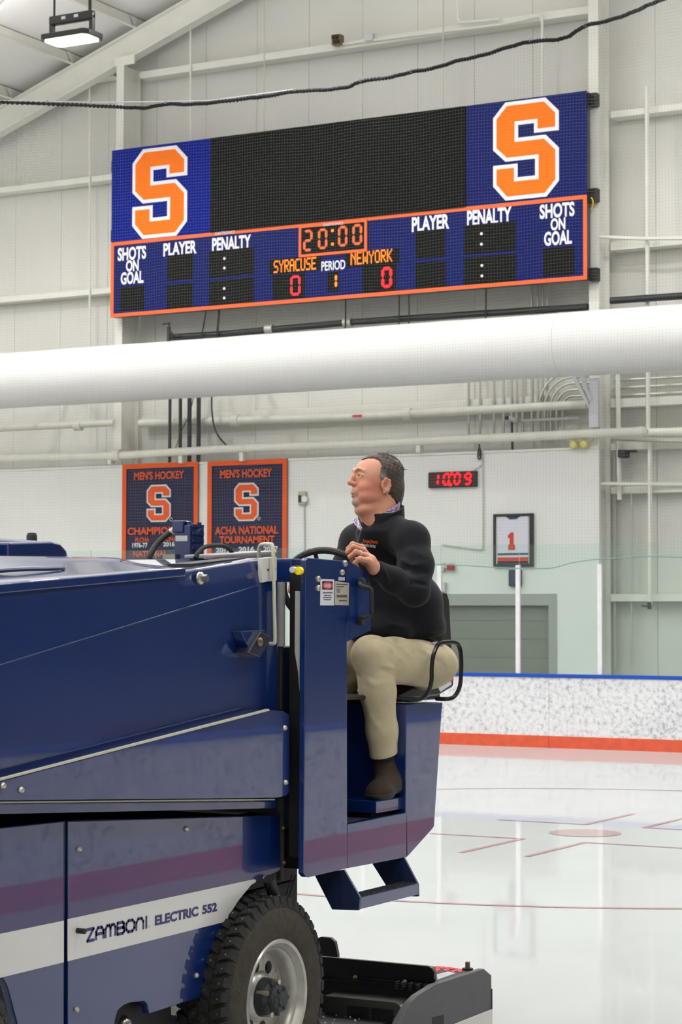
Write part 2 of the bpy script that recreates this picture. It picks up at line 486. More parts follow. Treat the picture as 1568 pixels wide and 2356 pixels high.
# lower white sheeted wall standing in front of the columns, up to the pipe
LOWTOP = (-17.232, 29.9, 4.387)[2] - .02
LOWX = (-12.072, 29.9, 3.922)[0]
DOOR = [(-14.616, 29.9, 2.171), (-12.764, 29.9, 2.166)]
dx0, dx1, dz = DOOR[0][0] - .15, DOOR[1][0], DOOR[1][2]
wl = MB()
wl.box(-32, dx0, LOW_Y, LOW_Y + .06, 0, LOWTOP)
wl.box(dx0, dx1, LOW_Y, LOW_Y + .06, dz, LOWTOP)
wl.box(dx1, LOWX, LOW_Y, LOW_Y + .06, 0, LOWTOP)
wall_low = struct(wl.build('wall_end', M['wall_white']))
MB().box(LOWX - .03, LOWX + .012, LOW_Y - .012, LOW_Y + .062, 0, LOWTOP).build('edge_trim', M['wall_white'], wall_low)
MB().box(-32, LOWX, LOW_Y - .02, LOW_Y + .3, LOWTOP, LOWTOP + .035).build('ledge', M['steel_paint'], wall_low)
# roll-up door in the lower wall
door = struct(MB().box(dx0, dx1 - .13, LOW_Y + .10, LOW_Y + .14, 0, dz - .18).build('door_1', M['door_grey']))
for i in range(7):
    MB().box(dx0, dx1 - .14, LOW_Y + .075, LOW_Y + .099, .04 + i * .285, .04 + i * .285 + .281).build('door_slat', M['door_grey'], door)
MB().box(dx0, dx1, LOW_Y - .02, LOW_Y + .1, dz - .18, dz).build('door_head', M['door_frame'], door)
MB().box(dx1 - .13, dx1, LOW_Y - .02, LOW_Y + .1, 0, dz - .18).build('door_jamb', M['door_frame'], door)

# steel frame
def column(x0, x1, ydep, label, z1):
    t = thing('steel_column', label, 'column', ((x0 + x1) / 2, 30.0, 0), 'steel columns of the end wall')
    MB().box(x0, x1, 30.0, 30.02, 0, z1).build('front_flange', M['steel_paint'], t)
    MB().box((x0 + x1) / 2 - .012, (x0 + x1) / 2 + .012, 30.02, 30.0 + ydep, 0, z1).build('web', M['steel_paint'], t)
    MB().box(x0, x1, 30.0 + ydep, 30.0 + ydep + .02, 0, z1).build('back_flange', M['steel_paint'], t)
    return t
CL0, CL1 = (-21.105, 30, 7.223)[0], (-20.949, 30, 7.212)[0]
CR0, CR1 = (-12.257, 30, 9.305)[0], (-12.092, 30, 9.287)[0]
column(CL0, CL1, .5, 'white steel column behind the left end of the scoreboard', roof_z(CL0) - .72)
column(CR0, CR1, .42, 'white steel column at the right end of the scoreboard with black brackets', roof_z(CR0) - .72)
# gable rafter
raf = thing('roof_rafter', 'sloping white steel rafter rising along the top left of the end wall', 'rafter', (-21, 30.15, 11.5))
for nm, d0, d1, hw in (('bottom_flange', .70, .67, .11), ('web', .67, .25, .01), ('top_flange', .25, .222, .11)):
    for xa, xb in ((-32, RIDGE), (RIDGE, 6)):
        MB().py([(xa, roof_z(xa) - d0), (xb, roof_z(xb) - d0), (xb, roof_z(xb) - d1), (xa, roof_z(xa) - d1)], 30.15 - hw, 30.15 + hw).build(nm, M['steel_paint'], raf)
MB().box(CL0 - .04, CL1 + .22, 29.99, 30.02, roof_z(CL0) - .74, roof_z(CL0) - .58).build('cap_plate', M['steel_paint'], raf)
# purlins run away from the end wall under the roof deck
for i, xx in enumerate((-20.77, -22.11, -23.45, -19.43, -18.09)):
    t = thing('roof_purlin', ['white roof purlin ending at the rafter just above the left column', 'white roof purlin ending at the rafter below and left of the lamp',
                              'white roof purlin lowest on the roof slope, at the left picture edge', 'white roof purlin behind the lamp suspension rods',
                              'white roof purlin nearest the ridge, at the top edge'][i], 'purlin', (xx, 20, roof_z(xx)), 'roof purlins')
    z = roof_z(xx)
    MB().box(xx - .006, xx + .006, 2, 30.55, z - .215, z - .01).build('web', M['steel_paint'], t)
    MB().box(xx - .006, xx + .07, 2, 30.55, z - .222, z - .212).build('bottom_lip', M['steel_paint'], t)
    MB().box(xx - .07, xx + .006, 2, 30.55, z - .02, z - .006).build('top_lip', M['steel_paint'], t)
    MB().px([(30.02, z - .21), (30.02, z - .03), (29.86, z - .03)], xx + .03, xx + .038).build('clip_plate', M['steel_paint'], t)
rod = MB().tube([(-24.9, 28.5, roof_z(-24.9) - .27), (-21.0, 27.0, roof_z(-21) - .26), (-15.0, 24.7, roof_z(-15) - .26)], .028, 8)
tag(rod.build('brace_rod', M['steel_paint'], smooth=True, base=(-21, 27, roof_z(-21) - .26)), 'thin white bracing rod crossing below the roof purlins beside the lamp', 'rod')

# girts (horizontal wall rails)
def girt(p0, p1, h, label, y0=30.32, dep=.28, group='wall girts'):
    z0, z1 = p0[2], p1[2]
    z = (z0 + z1) / 2
    t = thing('wall_girt', label, 'girt', ((p0[0] + p1[0]) / 2, y0, z), group)
    MB().box(p0[0], p1[0], y0, y0 + .012, z - h / 2, z + h / 2).build('face', M['steel_paint'], t)
    MB().box(p0[0], p1[0], y0 + .012, y0 + dep, z + h / 2 - .012, z + h / 2).build('top_leg', M['steel_paint'], t)
    MB().box(p0[0], p1[0], y0 + .012, y0 + dep, z - h / 2, z - h / 2 + .012).build('bottom_leg', M['steel_paint'], t)
    return t
girt((-20.829, 30.32, 11.331), (-12.388, 30.32, 11.251), .12, 'white wall girt high above the scoreboard, carrying a conduit')
girt((-24.493, 30.32, 9.571), (-21.369, 30.32, 9.528), .1, 'white wall girt ending left of the large left letter panel')
girt((-24.466, 30.32, 7.546), (-21.351, 30.32, 7.528), .1, 'white wall girt meeting the lower left end of the scoreboard')
girt((-22.737, 30.32, 11.393), (-21.386, 30.32, 11.361), .06, 'short white wall girt tucked under the sloping rafter')
girt((-12.018, 30.32, 9.603), (-10.362, 30.32, 9.574), .1, 'white wall girt right of the scoreboard, upper one')
girt((-12.027, 30.32, 7.54), (-10.375, 30.32, 7.528), .13, 'white wall girt right of the scoreboard, lower one with a pipe above')
girt((-12.037, 30.32, 5.099), (-10.391, 30.32, 5.101), .13, 'white wall girt under the duct at the right picture edge')
girt((-12.039, 30.32, 4.441), (-10.396, 30.32, 4.407), .1, 'white wall girt just under the big pipe at the right edge')
girt((-12.042, 30.32, 3.757), (-10.4, 30.32, 3.753), .1, 'white wall girt midway up the open bay at right')
girt((-12.049, 30.32, 2.101), (-10.411, 30.32, 2.112), .11, 'white wall girt seen through the glass at the right edge')
girt((-20.806, 30.36, 5.228), (-12.441, 30.36, 5.175), .16, 'white wall girt behind the duct, between both columns', y0=30.4, dep=.2)

# ------------------------------------------------------------------ dasher boards with glass
BY = 27.09
boards = thing('dasher_boards', 'white puck-marked rink boards with blue cap rail, orange kick plate and glass', 'rink boards', (-11.5, BY, 0))
posts_x = [-12.165 + 1.228 * i for i in range(-10, 4)]
CX, CY, CRAD = -8.85, BY - 8.5, 8.5
seam = [(-11.687, 27.09, 0.424)[0] + 2.44 * i for i in range(-5, 2)]
for i in range(len(seam) - 1):
    a, b = seam[i] + .0025, seam[i + 1] - .0025
    MB().box(a, b, BY, BY + .02, .165, .971).build('board_panel', M['board_white'], boards)
    MB().box(a, b, BY - .012, BY + .02, 0, .165).build('kick_plate', M['kick'], boards)
X0 = seam[0]
X1 = seam[-1]
MB().box(X0, X1, BY - .022, BY + .09, .972, 1.022).build('cap_rail', M['board_cap'], boards, bevel=.008)
for xx in posts_x:
    if xx < X0: continue
    MB().box(xx - .033, xx + .033, BY + .012, BY + .06, 1.022, 2.54).build('glass_post', M['post_white'], boards, bevel=.006)
for i in range(len(posts_x) - 1):
    a, b = posts_x[i], posts_x[i + 1]
    if a < X0: continue
    MB().box(a + .006, b - .006, BY + .062, BY + .074, 1.022, 2.833).build('glass_pane', M['glass'], boards)
# the boards turn through the corner and come back along the right-hand side of the rink
def bend(ang): return CX + CRAD * math.cos(math.radians(ang)), CY + CRAD * math.sin(math.radians(ang))
run = [(X1 + .002, BY)] if X1 < CX else []
run += [bend(90 - 9 * i) for i in range(11)]
run += [(CX + CRAD, y) for y in (16.2, 13.8, 11.4, 9.0, 6.6)]
for i in range(len(run) - 1):
    (xa, ya), (xb, yb) = run[i], run[i + 1]
    d = Vector((xb - xa, yb - ya)); L_ = d.length
    if L_ < .05: continue
    d /= L_; nrm = Vector((-d.y, d.x))
    def slab(t0, t1, z0, z1, e=.0):
        pts = [(xa + nrm.x * t0, ya + nrm.y * t0), (xb + nrm.x * t0, yb + nrm.y * t0), (xb + nrm.x * t1, yb + nrm.y * t1), (xa + nrm.x * t1, ya + nrm.y * t1)]
        return MB().pz(pts, z0, z1)
    slab(0, .02, .165, .971).build('board_panel', M['board_white'], boards)
    slab(-.012, .02, 0, .165).build('kick_plate', M['kick'], boards)
    slab(-.022, .09, .972, 1.022).build('cap_rail', M['board_cap'], boards)
    slab(.062, .074, 1.022, 2.833).build('glass_pane', M['glass'], boards)

# ================================================================== things on the end wall
SBY = 29.75
sb = thing('scoreboard', 'wide blue scoreboard with two orange letters, a black video screen and lit digits', 'scoreboard', (-16.6, SBY, 6.9))
SX0, SX1 = (-21.015, 29.75, 8.546)[0], (-12.183, 29.75, 8.441)[0]
ST = (-16.349, 29.75, 9.862)[2]; SM = (-16.345, 29.75, 8.229)[2]; SBZ = (-16.342, 29.75, 6.951)[2]
VX0, VX1 = (-18.971, 29.75, 9.105)[0], (-14.233, 29.75, 9.126)[0]
MB().box(SX0 + .03, SX1 - .005, SBY + .006, SBY + .14, SBZ + .0, ST - .004).build('cabinet', M['paint_dark'], sb)
MB().box(SX0, VX0 - .01, SBY, SBY + .006, SM, ST).build('logo_panel', M['board_blue'], sb)
MB().box(VX1 + .01, SX1, SBY, SBY + .006, SM, ST).build('logo_panel', M['board_navy'], sb)
# the video screen is a wall of modules
nv = 8
for i in range(nv):
    a = VX0 + (VX1 - VX0) * i / nv; b = VX0 + (VX1 - VX0) * (i + 1) / nv
    MB().box(a + .0012, b - .0012, SBY - .03, SBY + .006, SM + .02, ST - .006).build('screen_module', M['screen'], sb)
MB().box(SX0, SX1, SBY, SBY + .006, SBZ, SM).build('score_panel', M['board_navy'], sb)
TR = .062
frame = MB()
frame.box(SX0, SX1, SBY - .008, SBY, SM - TR * .6, SM + TR * .4).box(SX0, SX1, SBY - .008, SBY, SBZ, SBZ + TR)
frame.box(SX0, SX0 + TR, SBY - .008, SBY, SBZ + TR, SM - TR * .6).box(SX1 - TR, SX1, SBY - .008, SBY, SBZ + TR, SM - TR * .6)
frame.build('orange_border', M['board_orange'], sb)
def emblem(x0, x1, z0, z1, face, parent, t, orange='logo_orange', white='logo_white'):
    p = block_s(x0, x1, z0, z1)
    MB().py(p, face - .004, face - .001).build('letter_outline', M[white], parent)
    MB().py(inset(p, t), face - .008, face - .004).build('letter_face', M[orange], parent)
e0, e1 = [(-20.577, 8.357), (-19.455, 9.674)], [(-13.756, 8.355), (-12.642, 9.73)]
emblem(e0[0][0], e0[1][0], (-20.011, 29.75, 8.264)[2], (-20.023, 29.75, 9.816)[2], SBY, sb, .062)
emblem(e1[0][0], e1[1][0], (-13.2, 29.75, 8.289)[2], (-13.197, 29.75, 9.836)[2], SBY, sb, .062)
# printed captions: text, centre pixel area given as left, right, top, bottom on the panel
def caption(text, tl, br, parent, m, face, bold=.035):
    w, h = br[0] - tl[0], tl[2] - br[2]
    mb = MB(); put_word(mb, text, w, h, (tl[0] + br[0]) / 2, (tl[2] + br[2]) / 2, face, 'y', bold)
    return mb.build('caption', m, parent)
LW = M['logo_white']
F1 = SBY - .003
caption('SHOTS', (-20.874, 29.75, 8.148), (-20.285, 29.75, 7.919), sb, LW, F1)
caption('ON', (-20.7, 29.75, 7.922), (-20.436, 29.75, 7.721), sb, LW, F1)
caption('GOAL', (-20.807, 29.75, 7.72), (-20.335, 29.75, 7.504), sb, LW, F1)
caption('PLAYER', (-19.93, 29.75, 8.152), (-19.259, 29.75, 7.926), sb, LW, F1)
caption('PENALTY', (-18.948, 29.75, 8.159), (-18.185, 29.75, 7.926), sb, LW, F1)
caption('PLAYER', (-15.182, 29.75, 8.175), (-14.519, 29.75, 7.935), sb, LW, F1)
caption('PENALTY', (-14.207, 29.75, 8.191), (-13.444, 29.75, 7.937), sb, LW, F1)
caption('SHOTS', (-12.966, 29.75, 8.172), (-12.388, 29.75, 7.944), sb, LW, F1)
caption('ON', (-12.785, 29.75, 7.94), (-12.54, 29.75, 7.75), sb, LW, F1)
caption('GOAL', (-12.894, 29.75, 7.74), (-12.433, 29.75, 7.519), sb, LW, F1)
caption('PERIOD', (-16.838, 29.75, 7.593), (-16.392, 29.75, 7.437), sb, LW, F1, .02)
caption('DAKTRONICS', (-18.869, 29.72, 8.246), (-18.483, 29.72, 8.195), sb, M['galv'], SBY - .033, .02)
caption('DAKTRONICS', (-16.782, 29.72, 8.21), (-16.417, 29.72, 8.163), sb, M['galv'], SBY - .033, .02)
def display(tl, br):
    return MB().box(tl[0], br[0], SBY - .006, SBY, br[2], tl[2]).build('display_panel', M['display'], sb, bevel=.004)
for tl, br in (((-20.823, 29.75, 7.464), (-20.314, 29.75, 7.045)), ((-19.848, 29.75, 7.937), (-19.335, 29.75, 7.503)), ((-19.853, 29.75, 7.431), (-19.332, 29.75, 7)),
               ((-17.762, 29.75, 7.442), (-17.147, 29.75, 7.03)), ((-16.723, 29.75, 7.406), (-16.512, 29.75, 7.084)),
               ((-16.079, 29.75, 7.456), (-15.462, 29.75, 7.022)), ((-15.112, 29.75, 7.945), (-14.588, 29.75, 7.498)), ((-15.111, 29.75, 7.436), (-14.58, 29.75, 6.993)),
               ((-12.91, 29.75, 7.484), (-12.391, 29.75, 7.04)), ((-17.822, 29.75, 7.701), (-16.845, 29.75, 7.458)), ((-16.384, 29.75, 7.7), (-15.408, 29.75, 7.459))):
    display(tl, br)
for (tl, br, c1, c2) in (((-19.007, 29.75, 7.942), (-18.124, 29.75, 7.485), (-18.7, 29.75, 7.793), (-18.699, 29.75, 7.631)), ((-19.004, 29.75, 7.434), (-18.121, 29.75, 6.983), (-18.702, 29.75, 7.287), (-18.701, 29.75, 7.126)),
                         ((-14.26, 29.75, 7.961), (-13.371, 29.75, 7.495), (-13.955, 29.75, 7.804), (-13.955, 29.75, 7.639)), ((-14.261, 29.75, 7.451), (-13.365, 29.75, 6.985), (-13.948, 29.75, 7.303), (-13.948, 29.75, 7.138))):
    o = display(tl, br)
    for c in (c1, c2):
        MB().cyl((c[0], SBY - .012, c[2]), (c[0], SBY - .005, c[2]), .023, n=12).build('colon_lamp', M['led_white'], o)
# clock box with an orange frame
cb0, cb1 = (-17.25, 29.75, 8.209), (-15.984, 29.75, 7.66)
cz0, cz1 = (-16.61, 29.75, 7.689)[2], (-16.612, 29.75, 8.217)[2]
clk = MB().box(cb0[0] + .04, cb1[0] - .04, SBY - .02, SBY, cz0 + .04, cz1 - .04).build('clock_display', M['display'], sb)
fr = MB().box(cb0[0], cb1[0], SBY - .03, SBY - .002, cz1 - .045, cz1).box(cb0[0], cb1[0], SBY - .03, SBY - .002, cz0, cz0 + .045)
fr.box(cb0[0], cb0[0] + .045, SBY - .03, SBY - .002, cz0 + .045, cz1 - .045).box(cb1[0] - .045, cb1[0], SBY - .03, SBY - .002, cz0 + .045, cz1 - .045)
fr.build('clock_frame', M['board_orange'], clk)
for ch, tl, br, mm in (('2', (-17.167, 29.75, 8.144), (-16.994, 29.75, 7.771), 'led_orange_dim'), ('0', (-16.888, 29.75, 8.141), (-16.716, 29.75, 7.784), 'led_orange_dim'),
                       ('0', (-16.515, 29.75, 8.152), (-16.344, 29.75, 7.796), 'led_orange_dim'), ('0', (-16.249, 29.75, 8.157), (-16.072, 29.75, 7.801), 'led_orange_dim')):
    d = MB(); seg_digit(d, ch, tl[0] + .02, br[2] + .03, br[0] - tl[0] - .04, tl[2] - br[2] - .06, .045, SBY - .026, .006)
    d.build('clock_digit', M[mm], clk)
for c in ((-16.62, 29.75, 8.082), (-16.619, 29.75, 7.861)):
    MB().box(c[0] - .022, c[0] + .022, SBY - .026, SBY - .02, c[2] - .022, c[2] + .022).build('clock_colon', M['led_orange'], clk)
for ch, tl, br, mm, t in (('0', (-17.412, 29.75, 7.401), (-17.229, 29.75, 7.072), 'led_red_dim', .045), ('0', (-15.714, 29.75, 7.406), (-15.54, 29.75, 7.077), 'led_red', .052), ('1', (-16.65, 29.75, 7.379), (-16.544, 29.75, 7.129), 'led_orange', .042)):
    d = MB(); seg_digit(d, ch, tl[0] + .015, br[2] + .02, br[0] - tl[0] - .03, tl[2] - br[2] - .04, t, SBY - .014, .004)
    d.build('score_digit', M[mm], sb)
# team names on the dot-matrix strips
F57 = {'S': '0111110000100000111000001000011111 0'.replace(' ', ''), 'Y': '10001100010101000100001000010000100', 'R': '11110100011000111110101001001010001', 'A': '01110100011000111111100011000110001',
       'C': '01111100001000010000100001000001111', 'U': '10001100011000110001100011000101110', 'E': '11111100001000011110100001000011111', 'N': '10001110011010110011100011000110001',
       'W': '10001100011000110101101011101110001', 'O': '01110100011000110001100011000101110', 'K': '10001100101010011000101001001010001'}
F57['S'] = '01111100001000001110000010000111110'
def dots(text, tl, br, gap_at=None):
    mb = MB(); w = br[0] - tl[0]; h = tl[2] - br[2]
    n = len(text) * 6 - 1
    px_, pz_ = w / n, h / 7
    for i, ch in enumerate(text):
        if ch == ' ': continue
        for k, b in enumerate(F57[ch]):
            if b == '1':
                r, c = divmod(k, 5)
                x = tl[0] + (i * 6 + c) * px_; z = tl[2] - (r + 1) * pz_
                mb.box(x, x + px_ * 1.04, SBY - .01, SBY - .005, z + pz_ * .08, z + pz_ * .92)
    o = mb.build('team_name', M['led_orange'], sb); o['kind'] = 'stuff'
dots('SYRACUSE', (-17.738, 29.75, 7.679), (-16.935, 29.75, 7.472))
dots('NEWYORK', (-16.288, 29.75, 7.699), (-15.533, 29.75, 7.49))
for p in ((-12.124, 29.8, 9.748), (-12.129, 29.8, 8.271), (-12.134, 29.8, 7.047)):
    MB().box(SX1 - .02, CR1 + .02, SBY + .12, 30.0, p[2] - .1, p[2] + .1).build('mounting_bracket', M['black'], sb)
for p in ((-21.06, 29.8, 9.623), (-21.049, 29.8, 8.405), (-21.038, 29.8, 7.192)):
    MB().box(CL0 - .02, SX0 + .35, SBY + .14, 30.0, p[2] - .1, p[2] + .1).build('mounting_bracket', M['black'], sb)
tag(MB().tube(smooth_path([(-12.156, 29.83, 8.218), (-12.135, 29.85, 8.2), (-12.149, 29.9, 8.129), (-12.19, 29.93, 8.058)], 5), .012, 6).build('yellow_cable', M['yellow_knob'], smooth=True), 'short yellow cable looping out of the right edge of the scoreboard', 'cable')

# hanging wires above and below the scoreboard
def wire(name, pts, r, m, label, cat, group=None, n=6):
    o = MB().tube(pts, r, n).build(name, M[m], smooth=True, base=pts[0])
    return tag(o, label, cat, group)
wire('suspension_wire', [(-18.065, 29.95, 12.442), (-18.062, 29.95, 9.897)], .012, 'conduit', 'thin grey vertical wire above the left half of the black screen', 'wire', 'suspension wires')
wire('suspension_wire', [(-14.724, 29.95, 11.959), (-14.732, 29.95, 9.918)], .012, 'conduit', 'thin grey vertical wire above the right half of the black screen', 'wire', 'suspension wires')
wire('tie_rod', [(-19.767, 30.3, 12.057), (-19.753, 30.3, 9.963)], .02, 'steel_paint', 'thin white vertical rod from the rafter to the scoreboard, beside the left column', 'rod')
wire('tie_rod', [(-21.899, 30.3, 11.443), (-21.837, 30.3, 5.152)], .018, 'steel_paint', 'thin white vertical rod on the wall left of the left column', 'rod')
wire('standpipe', [(-11.379, 30.2, 9.922), (-11.385, 30.2, 4.514)], .035, 'steel_paint', 'white vertical pipe down the open bay near the right edge, upper length', 'pipe')
wire('standpipe', [(-11.357, 30.2, 4.5), (-11.37, 30.2, 2.007)], .035, 'steel_paint', 'white vertical pipe down to the spigot seen through the glass, lower length', 'pipe')
# conduit along the upper girt with a sensor
wire('conduit', smooth_path([(-16.792, 30.28, 11.306), (-15.035, 30.28, 11.27), (-13.875, 30.28, 11.249), (-13.309, 30.28, 11.284), (-13.197, 30.28, 11.283), (-13.153, 30.28, 11.207), (-13.146, 30.28, 10.915), (-13.148, 30.28, 9.979)], 4), .022, 'steel_paint', 'white conduit running along the high girt and bending down at right', 'conduit', n=8)
wire('conduit', smooth_path([(-14.619, 30.26, 11.955), (-14.619, 30.26, 11.494), (-14.596, 30.26, 11.405), (-14.518, 30.26, 11.366), (-13.866, 30.26, 11.327)], 4), .02, 'steel_paint', 'white conduit dropping from the top edge onto the high girt', 'conduit', n=8)
jb = (-16.232, 30.26, 11.344)
tag(MB().box(jb[0] - .08, jb[0] + .08, 30.22, 30.31, jb[2] - .06, jb[2] + .06).build('junction_box', M['galv'], bevel=.008, base=(jb[0], 30.3, jb[2])), 'small pale junction box on the conduit over the scoreboard', 'box')
q = (-16.822, 30.2, 11.371)
sen = thing('light_sensor', 'small tan box with two dark lenses mounted on the high girt', 'sensor', (q[0], 30.3, q[2]))
MB().box(q[0] - .085, q[0] + .085, 30.18, 30.32, q[2] - .085, q[2] + .085).build('housing', M['brass'], sen, bevel=.01)
MB().box(q[0] - .06, q[0] + .05, 30.14, 30.18, q[2] + .01, q[2] + .07).build('lens', M['black'], sen)
MB().box(q[0] - .03, q[0] + .075, 30.14, 30.18, q[2] - .075, q[2] - .015).build('lens', M['black'], sen)

# big round fabric duct
DUY = 28.6
d0, d1 = (-15.833, 28.6, 6.286)[2], (-15.831, 28.6, 5.34)[2]
DR, DZ = (d0 - d1) / 2, (d0 + d1) / 2
duct = thing('fabric_duct', 'long round white fabric air duct crossing the whole wall below the scoreboard', 'duct', (-15.5, DUY, DZ))
xs = [-32 + .5 * i for i in range(76)]
prof = []
for i, x in enumerate(xs):
    prof.append((DR * (1 + .006 * math.sin(x * 2.1) + .004 * math.sin(x * 5.3)), x))
MB().lathe(prof, (0, DUY, DZ), 'x', 64).build('tube', M['duct'], duct, smooth=True)
for x in (-30.2, -24.1, -12.1):
    MB().lathe([(DR * 1.004, x - .012), (DR * 1.012, x - .006), (DR * 1.012, x + .006), (DR * 1.004, x + .012)], (0, DUY, DZ), 'x', 64).build('seam_band', M['duct'], duct, smooth=True)
for x in (-26.5, -22.5, -18.5, -14.5, -12.5):
    MB().box(x - .03, x + .03, DUY + DR - .03, 30.62, DZ - .04, DZ + .04).build('wall_arm', M['steel_paint'], duct)
for x in (-30.5, -7.0):
    MB().tube([(x, DUY, DZ + DR), (x, DUY, roof_z(x) - .25)], .003, 4).build('hanger_wire', M['conduit'], duct)

# pipes
def pipe(name, pts, r, label, m='pipe_white', couplings=(), cat='pipe', group=None, coup='pipe_white', caps=True):
    t = thing(name, label, cat, pts[0], group)
    MB().tube(pts, r, 14).build('run', M[m], t, smooth=True)
    for c in couplings:
        c = Vector(c); ax = (Vector(pts[-1]) - Vector(pts[0])).normalized()
        MB().cyl(c - ax * .07, c + ax * .07, r * 1.45, n=14).build('coupling', M[coup], t, smooth=True)
    return t
pp = [(-24.189, 29.78, 4.62), (-20.872, 29.78, 4.554), (-18.842, 29.78, 4.593), (-16.353, 29.78, 4.585), (-13.804, 29.78, 4.589), (-11.337, 29.78, 4.596)]
t = pipe('wall_pipe', pp, .07, 'long cream pipe along the top of the white lower wall, ending in a rounded cap', couplings=[(-20.872, 29.78, 4.569)])
e = Vector(pp[-1]); MB().ball(e, .078, 16, (1.5, 1, 1)).build('end_cap', M['pipe_white'], t, smooth=True)
for p in ((-21.032, 29.84, 4.54), (-15.078, 29.84, 4.532), (-19.574, 29.84, 4.506), (-18.367, 29.84, 4.501)):
    MB().box(p[0] - .035, p[0] + .035, 29.76, 29.89, p[2] - .12, p[2] + .09).build('clamp', M['pipe_white'], t)
pipe('sprinkler_pipe', [(-24.359, 29.98, 5.152), (-21.082, 29.98, 5.148)], .06, 'cream sprinkler pipe on the wall left of the left column', couplings=[(-21.849, 29.98, 5.127)])
pipe('sprinkler_pipe', [(-20.668, 30.16, 5.138), (-18.739, 30.16, 5.101), (-16.563, 30.16, 5.066), (-12.359, 30.16, 5.086)], .068, 'cream sprinkler pipe under the duct between the columns, with couplings', couplings=[(-18.73, 30.16, 5.101), (-15.467, 30.16, 5.075)])
lb = (-16.349, 30.08, 5.072)
tag(MB().box(lb[0] - .085, lb[0] + .085, 30.07, 30.085, lb[2] - .018, lb[2] + .018).build('pipe_label', M['sticker_red'], base=(lb[0], 30.08, lb[2])), 'small red and white tag on the cream pipe above the driver', 'label tag')
pipe('black_pipe', [(-19.982, 30.1, 6.587), (-18.883, 30.1, 6.578), (-16.534, 30.1, 6.617), (-14.177, 30.1, 6.602), (-12.315, 30.1, 6.585)], .055, 'thick black pipe running along behind the duct below the scoreboard', 'black_pipe', [(-18.026, 30.1, 6.605), (-16.534, 30.1, 6.617)], coup='conduit')
pipe('black_pipe', [(-11.943, 30.1, 6.653), (-10.306, 30.1, 6.643)], .055, 'thick black pipe continuing right of the right column', 'black_pipe')
for i, (xa, r) in enumerate(((391, .026), (415, .03), (436, .037), (457, .037))):
    pa = [((-19.944, 30, 5.609), (-19.935, 30, 4.454)), ((-19.731, 30, 5.599), (-19.723, 30, 4.447)), ((-19.546, 30, 5.59), (-19.538, 30, 4.441)), ((-19.361, 30, 5.581), (-19.354, 30, 4.435))][i]
    o = MB().tube([(pa[0][0], 30.0, DZ + .3), (pa[0][0], 30.0, 4.35)], r, 12).build('refrigerant_riser', M['black_pipe'], smooth=True, base=(pa[0][0], 30.0, 4.35))
    tag(o, ['thinnest black vertical pipe under the duct, leftmost of four', 'black vertical pipe under the duct, second from left', 'thick black vertical pipe under the duct, third from left', 'thick black vertical pipe under the duct, rightmost of four'][i], 'pipe', 'black vertical pipes')
vv = thing('pipe_valve', 'black pipe valve with a T handle standing above the duct at left', 'valve', (-19.944, 29.95, 6.537))
a, b = (-19.944, 29.95, 6.5), (-19.946, 29.95, 6.747)
MB().cyl(a, b, .032, n=10).build('stem', M['black_pipe'], vv, smooth=True)
MB().cyl((-19.946, 29.95, 6.732), (-19.938, 29.95, 6.821), .014, n=8).build('spindle', M['black_pipe'], vv, smooth=True)
MB().tube([(-20.071, 29.95, 6.8), (-19.92, 29.95, 6.805)], .012, 6).build('handle', M['black_pipe'], vv, smooth=True)
MB().tube(smooth_path([(-19.928, 29.95, 6.671), (-19.869, 29.97, 6.61), (-19.765, 30, 6.577)], 4), .022, 8).build('branch', M['black_pipe'], vv, smooth=True)
wire('cable', smooth_path([(-19.068, 29.95, 5.525), (-19.066, 29.95, 5.304), (-19.03, 29.95, 5.045), (-18.934, 29.95, 4.836), (-18.729, 29.9, 4.656)], 6), .016, 'black_pipe', 'black cable curving down from the duct right of the four black pipes', 'cable')
wire('cable', [(-19.819, 29.93, 4.557), (-19.637, 29.93, 4.995), (-19.498, 29.93, 5.211), (-19.404, 29.93, 5.576)], .008, 'black_pipe', 'thin black cable slanting between the black vertical pipes', 'cable')
for i, (a, b, r) in enumerate((((-19.158, 29.9, 6.964), (-19.353, 30.14, 6.56), .014), ((-18.895, 29.95, 6.974), (-19.038, 30.14, 6.541), .022), ((-16.463, 30, 6.972), (-16.555, 30.14, 6.566), .014), ((-15.481, 30, 6.959), (-15.569, 30.14, 6.538), .012), ((-15.309, 30, 6.961), (-15.387, 30.14, 6.548), .012), ((-13.949, 30, 6.946), (-14.029, 30.14, 6.556), .014))):
    wire('hanger_rod', [(a[0], 29.895, SBZ + .25), (a[0], 29.895, SBZ), (b[0], 30.05, b[2] - .05)], r, 'black_pipe', ['thin dark rod below the scoreboard, leftmost', 'dark vertical rod below the scoreboard under the left penalty display', 'dark rod below the scoreboard under the period digit', 'thin dark rod below the lit right-hand zero, left of a pair', 'thin dark rod below the right player display, right of a pair', 'dark rod below the right penalty display'][i], 'rod', 'rods below the scoreboard')
